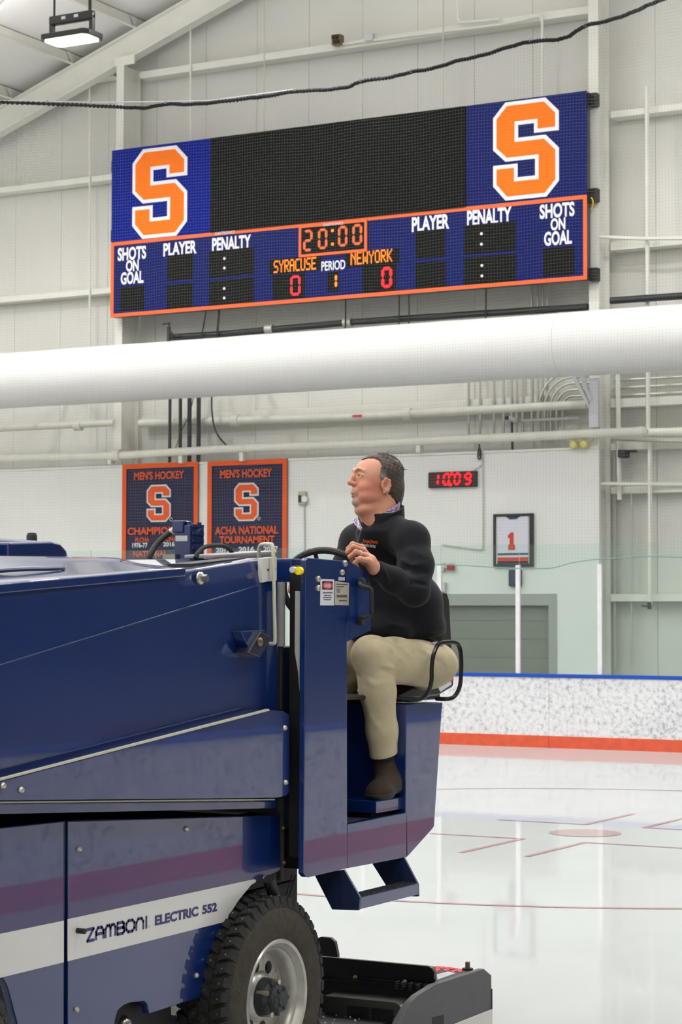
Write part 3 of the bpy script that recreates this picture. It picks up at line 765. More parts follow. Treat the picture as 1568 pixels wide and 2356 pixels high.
# grey conduits rising at the right, behind the duct
cx = [1082, 1108, 1140, 1162, 1180, 1192, 1206, 1226, 1240, 1251, 1262]
CT = [(-14.482, 30.45, 5.385), (-14.282, 30.45, 5.375), (-14.038, 30.45, 5.363), (-13.871, 30.45, 5.355), (-13.735, 30.45, 5.348), (-13.645, 30.45, 5.344), (-13.54, 30.45, 5.339), (-13.386, 30.45, 7.16), (-13.282, 30.45, 7.152), (-13.2, 30.45, 7.146), (-13.118, 30.45, 7.14)]
for i, p in enumerate(CT):
    zt = DZ - .1 if i < 7 else 6.95
    o = MB().tube([(p[0], 30.38, 4.6), (p[0], 30.38, zt + (.12 if i < 7 else .2))], .02, 8).build('wall_conduit', M['conduit'], smooth=True, base=(p[0], 30.38, 4.6))
    tag(o, 'grey vertical conduit, number %s from the left in the rank behind the duct' % ['one', 'two', 'three', 'four', 'five', 'six', 'seven', 'eight', 'nine', 'ten', 'eleven'][i], 'conduit', 'grey conduits right of the clock')
for i in range(5):
    rr = .16 + .1 * i
    xc, zc = (-12.636, 30.34, 5.081)[0], (-12.636, 30.34, 5.081)[2]
    pts = [(xc - rr - .05, 30.34, 4.6), (xc - rr - .05, 30.34, zc)] + [(xc - .05 + rr * math.cos(math.radians(a)), 30.34, zc + rr * math.sin(math.radians(a))) for a in (165, 150, 135, 120, 105, 90)] + [(CR0 - .05, 30.34, zc + rr)]
    o = MB().tube(pts, .02, 8).build('bent_conduit', M['conduit'], smooth=True, base=pts[0])
    tag(o, 'grey conduit bending right beside the steel bracket, %s of five nested bends' % ['innermost', 'second', 'middle', 'fourth', 'outermost'][i], 'conduit', 'bent conduits by the right column')
s0, s1 = (-13.593, 30.3, 4.895), (-12.562, 30.3, 4.918)
tag(MB().box(s0[0], s1[0], 30.30, 30.318, s0[2] - .02, s0[2] + .02).build('conduit_strap', M['conduit'], base=s0), 'flat grey strap clamped across the rank of conduits', 'strap')
for i, z in enumerate((5.13, 5.25, 5.37, 5.49, 5.61)):
    o = MB().tube([(CR1 + .05, 30.5, z + .1), (-7.6, 30.5, z + .1)], .022, 8).build('horizontal_conduit', M['conduit'], smooth=True, base=(-10, 30.5, z + .1))
    tag(o, 'grey horizontal conduit below the duct at the right edge, %s of five' % ['lowest', 'second lowest', 'middle', 'second highest', 'highest'][i], 'conduit', 'horizontal conduits at the right edge')
for i, (a, b, r) in enumerate((((-11.893, 30.25, 5.528), (-11.873, 30.25, 3.603), .038), ((-12.014, 30.4, 4.553), (-12.014, 30.4, 1.009), .02), ((-11.733, 30.4, 3.74), (-11.745, 30.4, 1.013), .016))):
    wire('vertical_conduit', [a, b], r, ['steel_paint', 'conduit', 'conduit'][i], ['perforated-looking pale channel hanging right of the right column', 'thin grey conduit close beside the right column', 'thin dark green-grey conduit in the open bay at right'][i], 'conduit')
# dark cable tray / bundle right of column and small clutter
wire('cable_bundle', [(-11.945, 30.1, 4.542), (-11.278, 30.1, 4.49), (-10.32, 30.1, 4.427)], .035, 'conduit', 'grey cable bundle strung under the pipe at the right edge', 'cable')
wire('brace_rod', [(-12.119, 30.05, 7.647), (-11.472, 30.1, 7.573), (-10.3, 30.1, 7.481)], .03, 'steel_paint', 'white tie rod crossing the right column just above a girt', 'rod')
wire('wall_pipe', [(-12.099, 30, 3.842), (-11.319, 30.2, 3.825), (-10.393, 30.3, 3.798)], .03, 'steel_paint', 'thin white pipe above the middle girt of the open bay', 'pipe')
wire('wall_pipe', [(-11.455, 30.2, 4.603), (-10.353, 30.2, 4.592)], .075, 'pipe_white', 'thick cream pipe continuing to the right picture edge', 'pipe', n=14)
q = (-11.766, 30.2, 4.296)
spk = thing('wall_speaker', 'small black speaker on a bracket in the open bay at right', 'speaker', (q[0], 30.3, q[2]))
MB().box(q[0] - .06, q[0] + .07, 30.05, 30.25, q[2] - .06, q[2] + .06).build('body', M['black'], spk, bevel=.015)
MB().box(q[0] + .02, q[0] + .16, 30.2, 30.32, q[2] + .03, q[2] + .06).build('bracket', M['black'], spk)
q = (-11.358, 30.15, 1.981)
spg = thing('hose_spigot', 'small dark hose spigot at the foot of the white pipe behind the glass', 'spigot', q)
MB().cyl((q[0], 30.15, q[2] + .06), (q[0], 30.15, q[2] - .05), .03, n=10).build('body', M['hub'], spg, smooth=True)
MB().cyl((q[0] - .12, 30.13, q[2]), (q[0] + .02, 30.13, q[2] - .01), .012, n=8).build('lever', M['hub'], spg, smooth=True)
q = (-13.646, 30.25, 4.893)
cam_t = thing('security_camera', 'small dark security camera on a stalk above the pipe, left of the conduits', 'camera', q)
MB().cyl((q[0] - .03, 30.1, q[2] + .03), (q[0] + .05, 30.25, q[2] - .01), .04, n=10).build('body', M['galv'], cam_t, smooth=True)
MB().cyl((q[0] - .045, 30.07, q[2] + .04), (q[0] - .028, 30.1, q[2] + .03), .034, n=10).build('lens', M['black'], cam_t, smooth=True)
MB().cyl((q[0], 30.2, q[2]), (q[0] + .01, 30.2, LOWTOP + .03), .02, n=8).build('stalk', M['black_pipe'], cam_t, smooth=True)
# steel bracket under the duct at the right column
br = thing('wall_bracket', 'pale steel A-shaped bracket fixed to the right column below the duct', 'bracket', (-12.147, 29.9, 4.721))
A_ = [(-12.552, 29.9, 5.575), (-12.437, 29.9, 5.569), (-12.167, 29.9, 5.054), (-12.14, 29.9, 4.687)]
MB().py([(p[0], p[2]) for p in ((-12.552, 29.9, 5.581), (-12.48, 29.9, 5.578), (-12.21, 29.9, 5.07), (-12.225, 29.9, 4.99))], 29.88, 29.94).build('strut', M['galv'], br)
MB().py([(p[0], p[2]) for p in ((-12.394, 29.9, 5.546), (-12.323, 29.9, 5.542), (-12.167, 29.9, 5.121), (-12.21, 29.9, 5.083))], 29.88, 29.94).build('strut', M['galv'], br)
MB().py([(p[0], p[2]) for p in ((-12.224, 29.9, 5.09), (-12.075, 29.9, 5.15), (-12.062, 29.9, 4.697), (-12.211, 29.9, 4.697))], 29.88, 29.95).build('post', M['galv'], br)
MB().py([(p[0], p[2]) for p in ((-12.223, 29.9, 5.444), (-12.074, 29.9, 5.449), (-12.075, 29.9, 5.143), (-12.21, 29.9, 5.096))], 29.9, 29.95).build('plate', M['galv'], br)
MB().tube(smooth_path([(-12.478, 29.86, 5.567), (-12.377, 29.86, 5.561), (-12.27, 29.86, 5.515), (-12.064, 29.86, 5.498)], 4), .014, 6).build('cable', M['conduit'], br, smooth=True)

# twin emergency light
q = (-12.348, 29.85, 4.465)
em = thing('emergency_light', 'yellowed twin-head emergency light under the pipe at the wall end', 'light', (q[0], 29.9, q[2]))
MB().box(q[0] - .16, q[0] + .2, 29.82, 29.9, q[2] + .03, q[2] + .07).build('base', M['mount_board'], em)
for dx in (-.075, .095):
    MB().lathe([(.001, -.06), (.05, -.05), (.072, .0), (.066, .05), (.04, .06)], (q[0] + dx, 29.78, q[2] - .03), 'y', 16).build('lamp_head', M['yellow_light'], em, smooth=True)

# banners
def banner(c, label, lines, sx, reg):
    x0, x1, z0, z1 = c
    t = thing('hockey_banner', label, 'banner', ((x0 + x1) / 2, 29.86, z0), 'banners on the lower wall')
    w = x1 - x0; b = .042 * w + .02
    mb = MB()
    n = 24                                                        # cloth with slight waves
    f = lambda x: 29.868 + .008 * math.sin((x - x0) / w * 19)
    vs = []; fs = []
    for i in range(n + 1):
        x = x0 + w * i / n
        vs += [(x, f(x), z0), (x, f(x), z1), (x, f(x) + .006, z1), (x, f(x) + .006, z0)]
    for i in range(n):
        k = i * 4
        fs += [(k, k + 1, k + 5, k + 4), (k + 1, k + 2, k + 6, k + 5), (k + 2, k + 3, k + 7, k + 6), (k + 3, k, k + 4, k + 7)]
    fs += [(0, 3, 2, 1), (n * 4, n * 4 + 1, n * 4 + 2, n * 4 + 3)]
    mb.add(vs, fs).build('cloth', M['navy_cloth'], t, smooth=True)
    fb = 29.852
    MB().box(x0, x1, fb, fb + .006, z1 - b, z1).box(x0, x0 + b, fb, fb + .006, z0, z1 - b).box(x1 - b, x1, fb, fb + .006, z0, z1 - b).box(x0 + b, x1 - b, fb, fb + .006, z0, z0 + b).build('border', M['banner_orange'], t)
    emblem(sx[0], sx[1], sx[2], sx[3], fb, t, .028, 'banner_orange', 'banner_white')
    for s, a, bb, mm in lines:
        mb = MB(); put_word(mb, s, bb[0] - a[0], a[2] - bb[2], (a[0] + bb[0]) / 2, (a[2] + bb[2]) / 2, fb - .002, 'y', .035)
        mb.build('lettering', M[mm], t)
    MB().tube([(reg[0] + .026 * math.cos(k * .52), fb - .002, reg[2] + .026 * math.sin(k * .52)) for k in range(12)], .005, 4, closed=True).build('registered_mark', M['banner_white'], t)
    for xx in (x0 + .06, x1 - .06):
        MB().tube([(xx, 29.85, z1 - .01), (xx, 29.83, z1 + .14)], .006, 5).build('hanging_cord', M['conduit'], t)
    return t
zb = (-19.748, 29.86, 2.448)[2]
banner(((-20.82, 29.86, 3.576)[0], (-19.271, 29.86, 3.543)[0], zb, (-20.046, 29.86, 4.412)[2]), 'left navy hockey banner with orange border, champions lettering behind the blue motor',
       [("MEN'S HOCKEY", (-20.573, 29.86, 4.272), (-19.55, 29.86, 4.13), 'banner_text'), ('CHAMPIONS', (-20.7, 29.86, 3.319), (-19.631, 29.86, 3.19), 'banner_text'),
        ('FLCHA', (-20.536, 29.86, 3.145), (-20.249, 29.86, 3.066), 'banner_text'), ('ACHA', (-20.001, 29.86, 3.151), (-19.683, 29.86, 3.073), 'banner_text'),
        ('1976-77', (-20.598, 29.86, 3.056), (-20.284, 29.86, 2.97), 'banner_white'), ('2016', (-19.965, 29.86, 3.062), (-19.735, 29.86, 2.985), 'banner_white'), ('NATIONAL', (-20.579, 29.86, 2.915), (-19.883, 29.86, 2.81), 'banner_text')],
       ((-20.308, 29.86, 3.713)[0], (-19.815, 29.86, 3.702)[0], (-20.056, 29.86, 3.404)[2], (-20.061, 29.86, 4.041)[2]), (-19.808, 29.86, 3.443))
banner(((-19.084, 29.86, 3.539)[0], (-17.536, 29.86, 3.506)[0], zb, (-18.311, 29.86, 4.406)[2]), 'right navy hockey banner with orange border, national tournament lettering and years',
       [("MEN'S HOCKEY", (-18.83, 29.86, 4.255), (-17.821, 29.86, 4.109), 'banner_text'), ('ACHA NATIONAL', (-18.928, 29.86, 3.302), (-17.7, 29.86, 3.165), 'banner_text'),
        ('TOURNAMENT', (-18.841, 29.86, 3.14), (-17.766, 29.86, 3.016), 'banner_text'), ('2015', (-18.908, 29.86, 2.952), (-18.625, 29.86, 2.869), 'banner_white'), ('2016', (-18.464, 29.86, 2.961), (-18.159, 29.86, 2.87), 'banner_white'), ('2017', (-17.983, 29.86, 2.962), (-17.699, 29.86, 2.872), 'banner_white')],
       ((-18.553, 29.86, 3.709)[0], (-18.075, 29.86, 3.698)[0], (-18.314, 29.86, 3.385)[2], (-18.317, 29.86, 4.022)[2]), (-18.069, 29.86, 3.424))
# red digital clock and its cord
k0, k1 = (-14.931, 29.84, 4.071), (-14.095, 29.84, 3.841)
kz0, kz1 = (-14.51, 29.84, 3.845)[2], (-14.51, 29.84, 4.092)[2]
dc = thing('digital_clock', 'black digital wall clock showing 10:09 in red', 'clock', (k0[0], 29.9, kz0))
MB().box(k0[0], k1[0], 29.83, 29.9, kz0, kz1).build('case', M['black'], dc, bevel=.006)
MB().box(k0[0] + .03, k1[0] - .075, 29.824, 29.83, kz0 + .02, kz1 - .02).build('face', M['clock_face'], dc)
for ch, a, b in (('1', (-14.821, 29.82, 4.08), (-14.737, 29.82, 3.864)), ('0', (-14.676, 29.82, 4.082), (-14.546, 29.82, 3.866)), ('0', (-14.485, 29.82, 4.083), (-14.357, 29.82, 3.867)), ('9', (-14.304, 29.82, 4.078), (-14.168, 29.82, 3.862))):
    d = MB(); seg_digit(d, ch, a[0] + .02, b[2] + .025, b[0] - a[0] - .04, a[2] - b[2] - .05, .040, 29.812, .004, .1)
    d.build('digit', M['led_red'], dc)
for c in ((-14.508, 29.82, 4.057), (-14.535, 29.82, 3.886)):
    MB().cyl((c[0], 29.812, c[2]), (c[0], 29.824, c[2]), .03, n=10).build('colon', M['led_red'], dc)
crd = thing('power_cord', 'dark bundled power cord hanging from the pipe beside the digital clock', 'cord', (-14.051, 29.86, 4.318))
MB().tube(smooth_path([(-14.044, 29.86, 4.509), (-14.069, 29.85, 4.386), (-14.069, 29.85, 4.291), (-14.032, 29.85, 4.283), (-14.024, 29.85, 4.385), (-14.059, 29.86, 4.51), (-14.034, 29.84, 4.425), (-14.042, 29.84, 4.316)], 5), .012, 6).build('bundle', M['black_pipe'], crd, smooth=True)
MB().tube(smooth_path([(-14.034, 29.87, 4.305), (-14.011, 29.87, 4.222), (-14.049, 29.87, 4.162), (-14.162, 29.87, 4.097)], 5), .007, 6).build('lead', M['conduit'], crd, smooth=True)
wire('conduit', smooth_path([(-14.011, 29.87, 4.454), (-13.996, 29.87, 3.976), (-13.994, 29.87, 2.956), (-14.012, 29.87, 2.868), (-14.11, 29.87, 2.862), (-14.449, 29.87, 2.907), (-14.708, 29.87, 2.945)], 5), .01, 'conduit', 'thin grey conduit running down the white wall and left behind the driver', 'conduit')
# outlet box on the wall beside the driver
q = (-17.236, 29.84, 3.741)
ob = thing('outlet_box', 'small tan outlet box with a dark cover on the white wall between banner and driver', 'outlet box', (q[0], 29.9, q[2]))
MB().box(q[0] - .085, q[0] + .06, 29.84, 29.9, q[2] - .11, q[2] + .11).build('box', M['sticker_tan'], ob, bevel=.015)
MB().box(q[0] - .075, q[0] - .02, 29.83, 29.842, q[2] - .07, q[2] + .05).build('cover', M['black'], ob, bevel=.005)
MB().cyl((q[0] + .045, 29.82, q[2] - .02), (q[0] + .045, 29.86, q[2] - .02), .05, n=12).build('knob', M['mount_board'], ob, smooth=True)
wire('conduit', [(-17.22, 29.87, 3.642), (-17.209, 29.87, 2.859), (-17.206, 29.87, 1.936)], .012, 'conduit', 'thin grey conduit dropping from the outlet box left of the driver', 'conduit')

# framed jersey
f0, f1 = (-13.806, 29.86, 3.02)[0], (-13.14, 29.86, 3.01)[0]
fz0, fz1 = (-13.474, 29.86, 2.584)[2], (-13.472, 29.86, 3.407)[2]
jf = thing('framed_jersey', 'black framed white jersey with a red number 1 on the wall', 'framed jersey', ((f0 + f1) / 2, 29.9, fz0))
fw_ = .045
MB().box(f0, f1, 29.84, 29.9, fz1 - fw_ * .8, fz1).box(f0, f1, 29.84, 29.9, fz0, fz0 + fw_).box(f0, f0 + fw_ * .7, 29.84, 29.9, fz0 + fw_, fz1 - fw_ * .8).box(f1 - fw_ * 1.2, f1, 29.84, 29.9, fz0 + fw_, fz1 - fw_ * .8).build('frame', M['black'], jf)
MB().box(f0 + .03, f1 - .05, 29.875, 29.895, fz0 + .04, fz1 - .03).build('mat_board', M['mount_board'], jf)
j0, j1 = (-13.739, 29.86, 3.019)[0], (-13.224, 29.86, 3.012)[0]
MB().box(j0, j1, 29.862, 29.875, fz0 + .05, fz1 - .04).build('jersey', M['jersey'], jf)
cpt = (-13.48, 29.86, 3.393)
MB().py([(cpt[0] - .12, fz1 - .04), (cpt[0] - .06, fz1 - .085), (cpt[0] + .06, fz1 - .085), (cpt[0] + .13, fz1 - .04)], 29.855, 29.862).build('collar', M['navy_dark'], jf)
n0, n1 = (-13.547, 29.86, 3.118), (-13.459, 29.86, 2.847)
nx = (n0[0] + n1[0]) / 2
MB().py([(nx - .055, n1[2]), (nx + .06, n1[2]), (nx + .06, n1[2] + .07), (nx + .035, n1[2] + .09), (nx + .035, n0[2]), (nx - .01, n0[2]), (nx - .06, n0[2] - .05), (nx - .06, n0[2] - .09), (nx - .03, n0[2] - .085), (nx - .03, n1[2] + .09), (nx - .055, n1[2] + .07)], 29.855, 29.862).build('number', M['red_num'], jf)
za, zb_ = (-13.474, 29.86, 2.652)[2], (-13.474, 29.86, 2.732)[2]
MB().box(j0, j1, 29.857, 29.862, za, zb_).build('hem_stripe', M['red_num'], jf)
zc_ = (-13.474, 29.86, 2.766)[2]
MB().box(j0, j1, 29.857, 29.862, zc_, zc_ + .03).build('hem_stripe', M['navy_dark'], jf)
MB().box(j0, j1, 29.857, 29.862, fz0 + .045, fz0 + .085).build('hem_stripe', M['navy_dark'], jf)
# dark wall box below the jersey, behind the post
q0, q1 = (-13.539, 29.84, 2.537), (-13.341, 29.84, 2.281)
wb = thing('wall_box', 'dark grey wall box under the framed jersey, partly behind the white glass post', 'box', (q0[0], 29.9, q1[2]))
MB().box(q0[0], q1[0], 29.82, 29.9, q1[2], q0[2]).build('body', M['black_pipe'], wb, bevel=.01)
MB().box(q0[0] + .03, q1[0] - .03, 29.812, 29.822, q1[2] + .04, q0[2] - .04).build('door', M['navy_dark'], wb)
q = (-14.538, 29.85, 2.587)
ap = thing('alarm_lever', 'red-handled grey switch on the wall close behind the driver', 'switch', (q[0], 29.9, q[2]))
MB().box((-14.729, 29.85, 2.588)[0], (-14.652, 29.85, 2.588)[0], 29.83, 29.9, q[2] - .06, q[2] + .07).build('box', M['galv'], ap, bevel=.008)
MB().cyl((q[0] - .16, 29.84, q[2]), (q[0] - .05, 29.84, q[2]), .015, n=8).build('lever', M['conduit'], ap, smooth=True)
MB().box(q[0] - .06, q[0] + .06, 29.8, 29.88, q[2] - .05, q[2] + .05).build('handle', M['alarm_red'], ap, bevel=.02)
q = (-14.683, 29.85, 2.28)
tag(MB().box(q[0] - .05, q[0] + .045, 29.83, 29.9, q[2] - .08, q[2] + .07).build('switch_box', M['galv'], bevel=.008, base=(q[0], 29.9, q[2])), 'small grey switch box below the red-handled switch behind the driver', 'box')

# ------------------------------------------------------------------ protective netting on its black rope
NY = 26.97
rope_px = [(-21.808, 26.97, 10.228), (-21.27, 26.97, 10.144), (-20.324, 26.97, 10.005), (-19.471, 26.97, 9.878), (-18.787, 26.97, 9.771), (-18.417, 26.97, 9.722), (-18.044, 26.97, 9.733), (-17.57, 26.97, 9.678), (-17.096, 26.97, 9.657), (-16.513, 26.97, 9.649), (-16.244, 26.97, 9.644), (-15.744, 26.97, 9.657), (-15.228, 26.97, 9.622), (-14.823, 26.97, 9.619), (-14.611, 26.97, 9.671), (-14.099, 26.97, 9.679), (-13.779, 26.97, 9.71), (-13.392, 26.97, 9.726), (-13.03, 26.97, 9.782), (-12.631, 26.97, 9.813), (-12.224, 26.97, 9.879), (-11.889, 26.97, 9.91), (-11.491, 26.97, 9.889), (-11.294, 26.97, 9.918), (-11.066, 26.97, 10.023), (-10.711, 26.97, 10.054), (-10.391, 26.97, 10.114), (-10.138, 26.97, 10.187), (-9.949, 26.97, 10.233), (-9.575, 26.97, 10.336), (-9.084, 26.97, 10.438)]
rope_pts = smooth_path(rope_px, 5)
rx = np.array([p[0] for p in rope_pts]); rz = np.array([p[2] for p in rope_pts])
bot_px = [(-21.705, 26.97, 2.66), (-18.643, 26.97, 2.651), (-15.538, 26.97, 2.633), (-13.294, 26.97, 2.554), (-12.706, 26.97, 2.524), (-12.37, 26.97, 2.503), (-12.17, 26.97, 2.489), (-11.61, 26.97, 2.49), (-11.317, 26.97, 2.554), (-10.996, 26.97, 2.598), (-10.614, 26.97, 2.618), (-10.238, 26.97, 2.638), (-9.694, 26.97, 2.62), (-9.137, 26.97, 2.602)]
bot = smooth_path(bot_px, 6)
bx = np.array([p[0] for p in bot]); bz = np.array([p[2] for p in bot])
net = thing('safety_net', 'fine white protective netting hung from a black rope above the rink glass', 'netting', (-15, NY, 2.6))
STEP = .0465; TH = .00052
nx0, nx1 = rx.min() + .05, rx.max() - .05
mb = MB()
def sway(x, z):
    return .012 * math.sin(x * 1.9 + z * 1.1) + .010 * math.sin(x * 4.7 - z * .7), .014 * math.sin(x * 1.3 + .6 * z) + .012 * math.sin(x * 3.9 + 2)
def strand(pts, horizontal):
    vs = []; n = len(pts)
    for (x, z) in pts:
        if horizontal:
            vs += [(x, NY - TH, z - TH), (x, NY + TH, z - TH), (x, NY, z + TH)]
        else:
            vs += [(x - TH, NY - TH, z), (x + TH, NY - TH, z), (x, NY + TH, z)]
    fs = []
    for i in range(n - 1):
        k = i * 3
        fs += [(k, k + 1, k + 4, k + 3), (k + 1, k + 2, k + 5, k + 4), (k + 2, k, k + 3, k + 5)]
    mb.add(vs, fs)
nvs = int((nx1 - nx0) / STEP)
for i in range(nvs + 1):
    x = nx0 + i * STEP
    zt = float(np.interp(x, rx, rz)); zb0 = float(np.interp(x, bx, bz))
    pts = []
    for k in range(13):
        z = zb0 + (zt - zb0) * k / 12
        dx, dz = sway(x, z)
        pts.append((x + dx * (1 - k / 12 * .5), z))
    strand(pts, False)
zlo = float(bz.min()); zhi = float(rz.max())
nh = int((zhi - zlo) / STEP)
for j in range(nh + 1):
    z = zlo + j * STEP
    seg = []
    for i in range(121):
        x = nx0 + (nx1 - nx0) * i / 120
        dx, dz = sway(x, z)
        zz = z + dz
        if np.interp(x, bx, bz) < zz < np.interp(x, rx, rz):
            seg.append((x, zz))
        else:
            if len(seg) > 1: strand(seg, True)
            seg = []
    if len(seg) > 1: strand(seg, True)
def raw(mbx, name, m, parent):
    me = bpy.data.meshes.new(name)
    off = np.array(origin_of(parent))
    me.from_pydata((np.array(mbx.v) - off).tolist(), [], mbx.f); me.materials.append(m)
    o = bpy.data.objects.new(name, me); COL.objects.link(o); o.parent = parent
    return o
o = raw(mb, 'mesh_threads', M['net_thread'], net); o['kind'] = 'stuff'
MB().tube(bot, .007, 6).build('bottom_cord', M['net_edge'], net, smooth=True)
rr = []; fine = smooth_path(rope_pts, 7)
fine = [p + Vector((0, 0, .006 * math.sin(i * 1.9))) for i, p in enumerate(fine)]
MB().tube(fine, [.026 + .008 * math.sin(i * 1.7) for i in range(len(fine))], 6).build('top_rope', M['rope'], net, smooth=True)
for p in ((-20.31, 26.95, 10.02), (-19.457, 26.95, 9.9), (-18.03, 26.95, 9.741), (-15.732, 26.95, 9.664), (-14.601, 26.95, 9.672), (-13.769, 26.95, 9.711), (-11.88, 26.95, 9.917), (-11.057, 26.95, 10.023)):
    MB().tube([(p[0] + .018 * math.cos(a), NY - .02, p[2] + .015 + .026 * math.sin(a)) for a in [k * math.pi / 5 for k in range(10)]], .005, 6, closed=True).build('snap_ring', M['steel'], net, smooth=True)
MB().tube([(-21.808, 26.97, 10.235), (-21.005, 26.97, 10.134), (-19.471, 26.97, 9.927), (-18.044, 26.97, 9.774), (-17.254, 26.97, 9.695), (-15.744, 26.97, 9.69)], .011, 6).build('support_cable', M['galv'], net, smooth=True)

# ------------------------------------------------------------------ high-bay lamp
LX0, LX1 = (-18.081, 24, 10.054)[0], (-17.239, 24, 9.98)[0]
LZ = (-17.661, 24, 9.999)[2]
lm = thing('high_bay_light', 'rectangular black high-bay lamp glowing white, hung on two rods at top left', 'lamp', ((LX0 + LX1) / 2, 24, LZ))
lc = (LX0 + LX1) / 2
hw, hd = (LX1 - LX0) / 2, .24
oct_ = [(lc - hw + .06, 24 - hd), (lc + hw - .06, 24 - hd), (lc + hw, 24 - hd + .08), (lc + hw, 24 + hd - .08), (lc + hw - .06, 24 + hd), (lc - hw + .06, 24 + hd), (lc - hw, 24 + hd - .08), (lc - hw, 24 - hd + .08)]
MB().pz(oct_, LZ - .03, LZ + .05).build('housing', M['black_gloss'], lm, bevel=.012)
ins = [(lc + (a - lc) * .88, 24 + (b - 24) * .84) for a, b in oct_]
MB().pz(ins, LZ - .045, LZ - .028).build('diffuser', M['lens_glow'], lm, bevel=.006)
zt = (-17.664, 24, 10.286)[2]
MB().box(lc - hw + .04, lc + hw - .04, 23.95, 24.05, zt - .07, zt + .07).build('driver_box', M['black_gloss'], lm, bevel=.03)
for s in (-1, 1):
    MB().box(lc + s * (hw - .075) - .035, lc + s * (hw - .075) + .035, 23.97, 24.03, LZ + .04, zt).build('bracket_arm', M['black_gloss'], lm, bevel=.008)
    xx = lc + s * (hw - .11)
    MB().tube([(xx, 24, zt + .05), (xx, 24, roof_z(xx) - .02)], .016 if s < 0 else .024, 8).build('suspension_rod', M['black_gloss'], lm, smooth=True)
    MB().box(lc + s * .11 - .035, lc + s * .11 + .035, 23.94, 23.952, zt - .012, zt + .03).build('label_plate', M['sticker_white'], lm)
area_lamp(lc, 24.0, LZ - .07, sx=hw * 1.5, sy=.36)

# ================================================================== the ice resurfacer
XT, XK, XP, XF = -4.10, -4.215, -4.24, -4.15      # outer faces: cab tower, snow tank, chassis panels, tank fender
zam = thing('ice_resurfacer', 'dark blue and white electric ice resurfacer on studded tyres, heading left', 'ice resurfacer', (-5.1, 6.9, 0))
PB = M['paint_blue']
def part(mb, name, m, parent=zam, **k):
    return mb.build(name, M[m] if isinstance(m, str) else m, parent, **k)
def loft(stations):
    """stations: list of (y, [(x, z)...]) closed rings of equal length"""
    mb = MB(); n = len(stations[0][1]); vs = []; fs = []
    for y, ringp in stations:
        vs += [(x, y, z) for x, z in ringp]
    for i in range(len(stations) - 1):
        fs += [(i * n + k, i * n + (k + 1) % n, (i + 1) * n + (k + 1) % n, (i + 1) * n + k) for k in range(n)]
    fs += [tuple(range(n))[::-1], tuple((len(stations) - 1) * n + k for k in range(n))]
    return mb.add(vs, fs)

# --- snow tank
tb0, tb1 = (-4.215, 5.381, 1.212), (-4.215, 7.105, 1.096)
cr0, cr1 = (-4.215, 5.374, 1.684), (-4.215, 6.98, 1.962)
tp = [(-4.215, 5.37, 1.941), (-4.215, 6.401, 2.011), (-4.215, 6.488, 2.01), (-4.215, 7.012, 2.065), (-4.215, 7.111, 2.07)]
TY1 = (-4.215, 7.114, 1.7)[1]
def ipol(y, a, b): return a[2] + (b[2] - a[2]) * (y - a[1]) / (b[1] - a[1])
st = []
for y, zt in ((4.85, ipol(4.85, tp[0], tp[1])), (tp[0][1], tp[0][2]), (tp[1][1], tp[1][2]), (tp[2][1], tp[2][2]), (tp[3][1], tp[3][2]), (TY1, tp[4][2])):
    zb, zc = ipol(y, tb0, tb1), min(ipol(y, cr0, cr1), zt - .03)
    st.append((y, [(XK, zb), (XK, zc), (XK - .02, zt), (-6.1, zt), (-6.1, zb)]))
part(loft(st), 'snow_tank', PB, bevel=.012)
part(MB().tube([(XK, cr0[1] - .25, ipol(cr0[1] - .25, cr0, cr1)), (XK, cr1[1], cr1[2])], .0025, 6), 'panel_crease', PB, smooth=True)
# cover: gently rising flank and a steeper crest
cv = []
ends = [(4.85, 1.0), (5.3, 1.0), (6.25, 1.0), (6.36, .97), (6.42, .8), (6.45, .45), (6.46, .02)]
for y, k in ends:
    ze = ipol(y, tp[0], tp[1])
    za = ipol(y, (-4.4, 5.746, 2.022), (-4.4, 6.652, 2.046))
    zc = ipol(y, (-4.47, 5.693, 2.046), (-4.47, 6.758, 2.065))
    za = ze + (za - ze) * k; zc = ze + (zc - ze) * k
    cv.append((y, [(XK - .004, ze - .03), (XK - .004, ze + .002), (XK - .03, ze + (za - ze) * .22), (-4.40, za), (-4.43, za + (zc - za) * .5), (-4.455, za + (zc - za) * .85), (-4.5, zc), (-5.6, zc), (-5.6, ze - .03)]))
part(loft(cv), 'tank_cover', PB, bevel=.006)
# raised bead on the cover flank
bd0, bd1 = (-4.3, 5.387, 1.988), (-4.3, 5.807, 2.003)
part(MB().tube(smooth_path([(-4.30, bd0[1], ipol(bd0[1], (-4.3, 5.615, 1.992), (-4.3, 6.501, 2.028))), (-4.30, (bd0[1] + bd1[1]) / 2, bd0[2] * .5 + bd1[2] * .5), (-4.31, bd1[1], bd1[2]), (-4.33, bd1[1] + .06, bd1[2] + .005)], 4), .008, 8), 'cover_bead', PB, smooth=True)
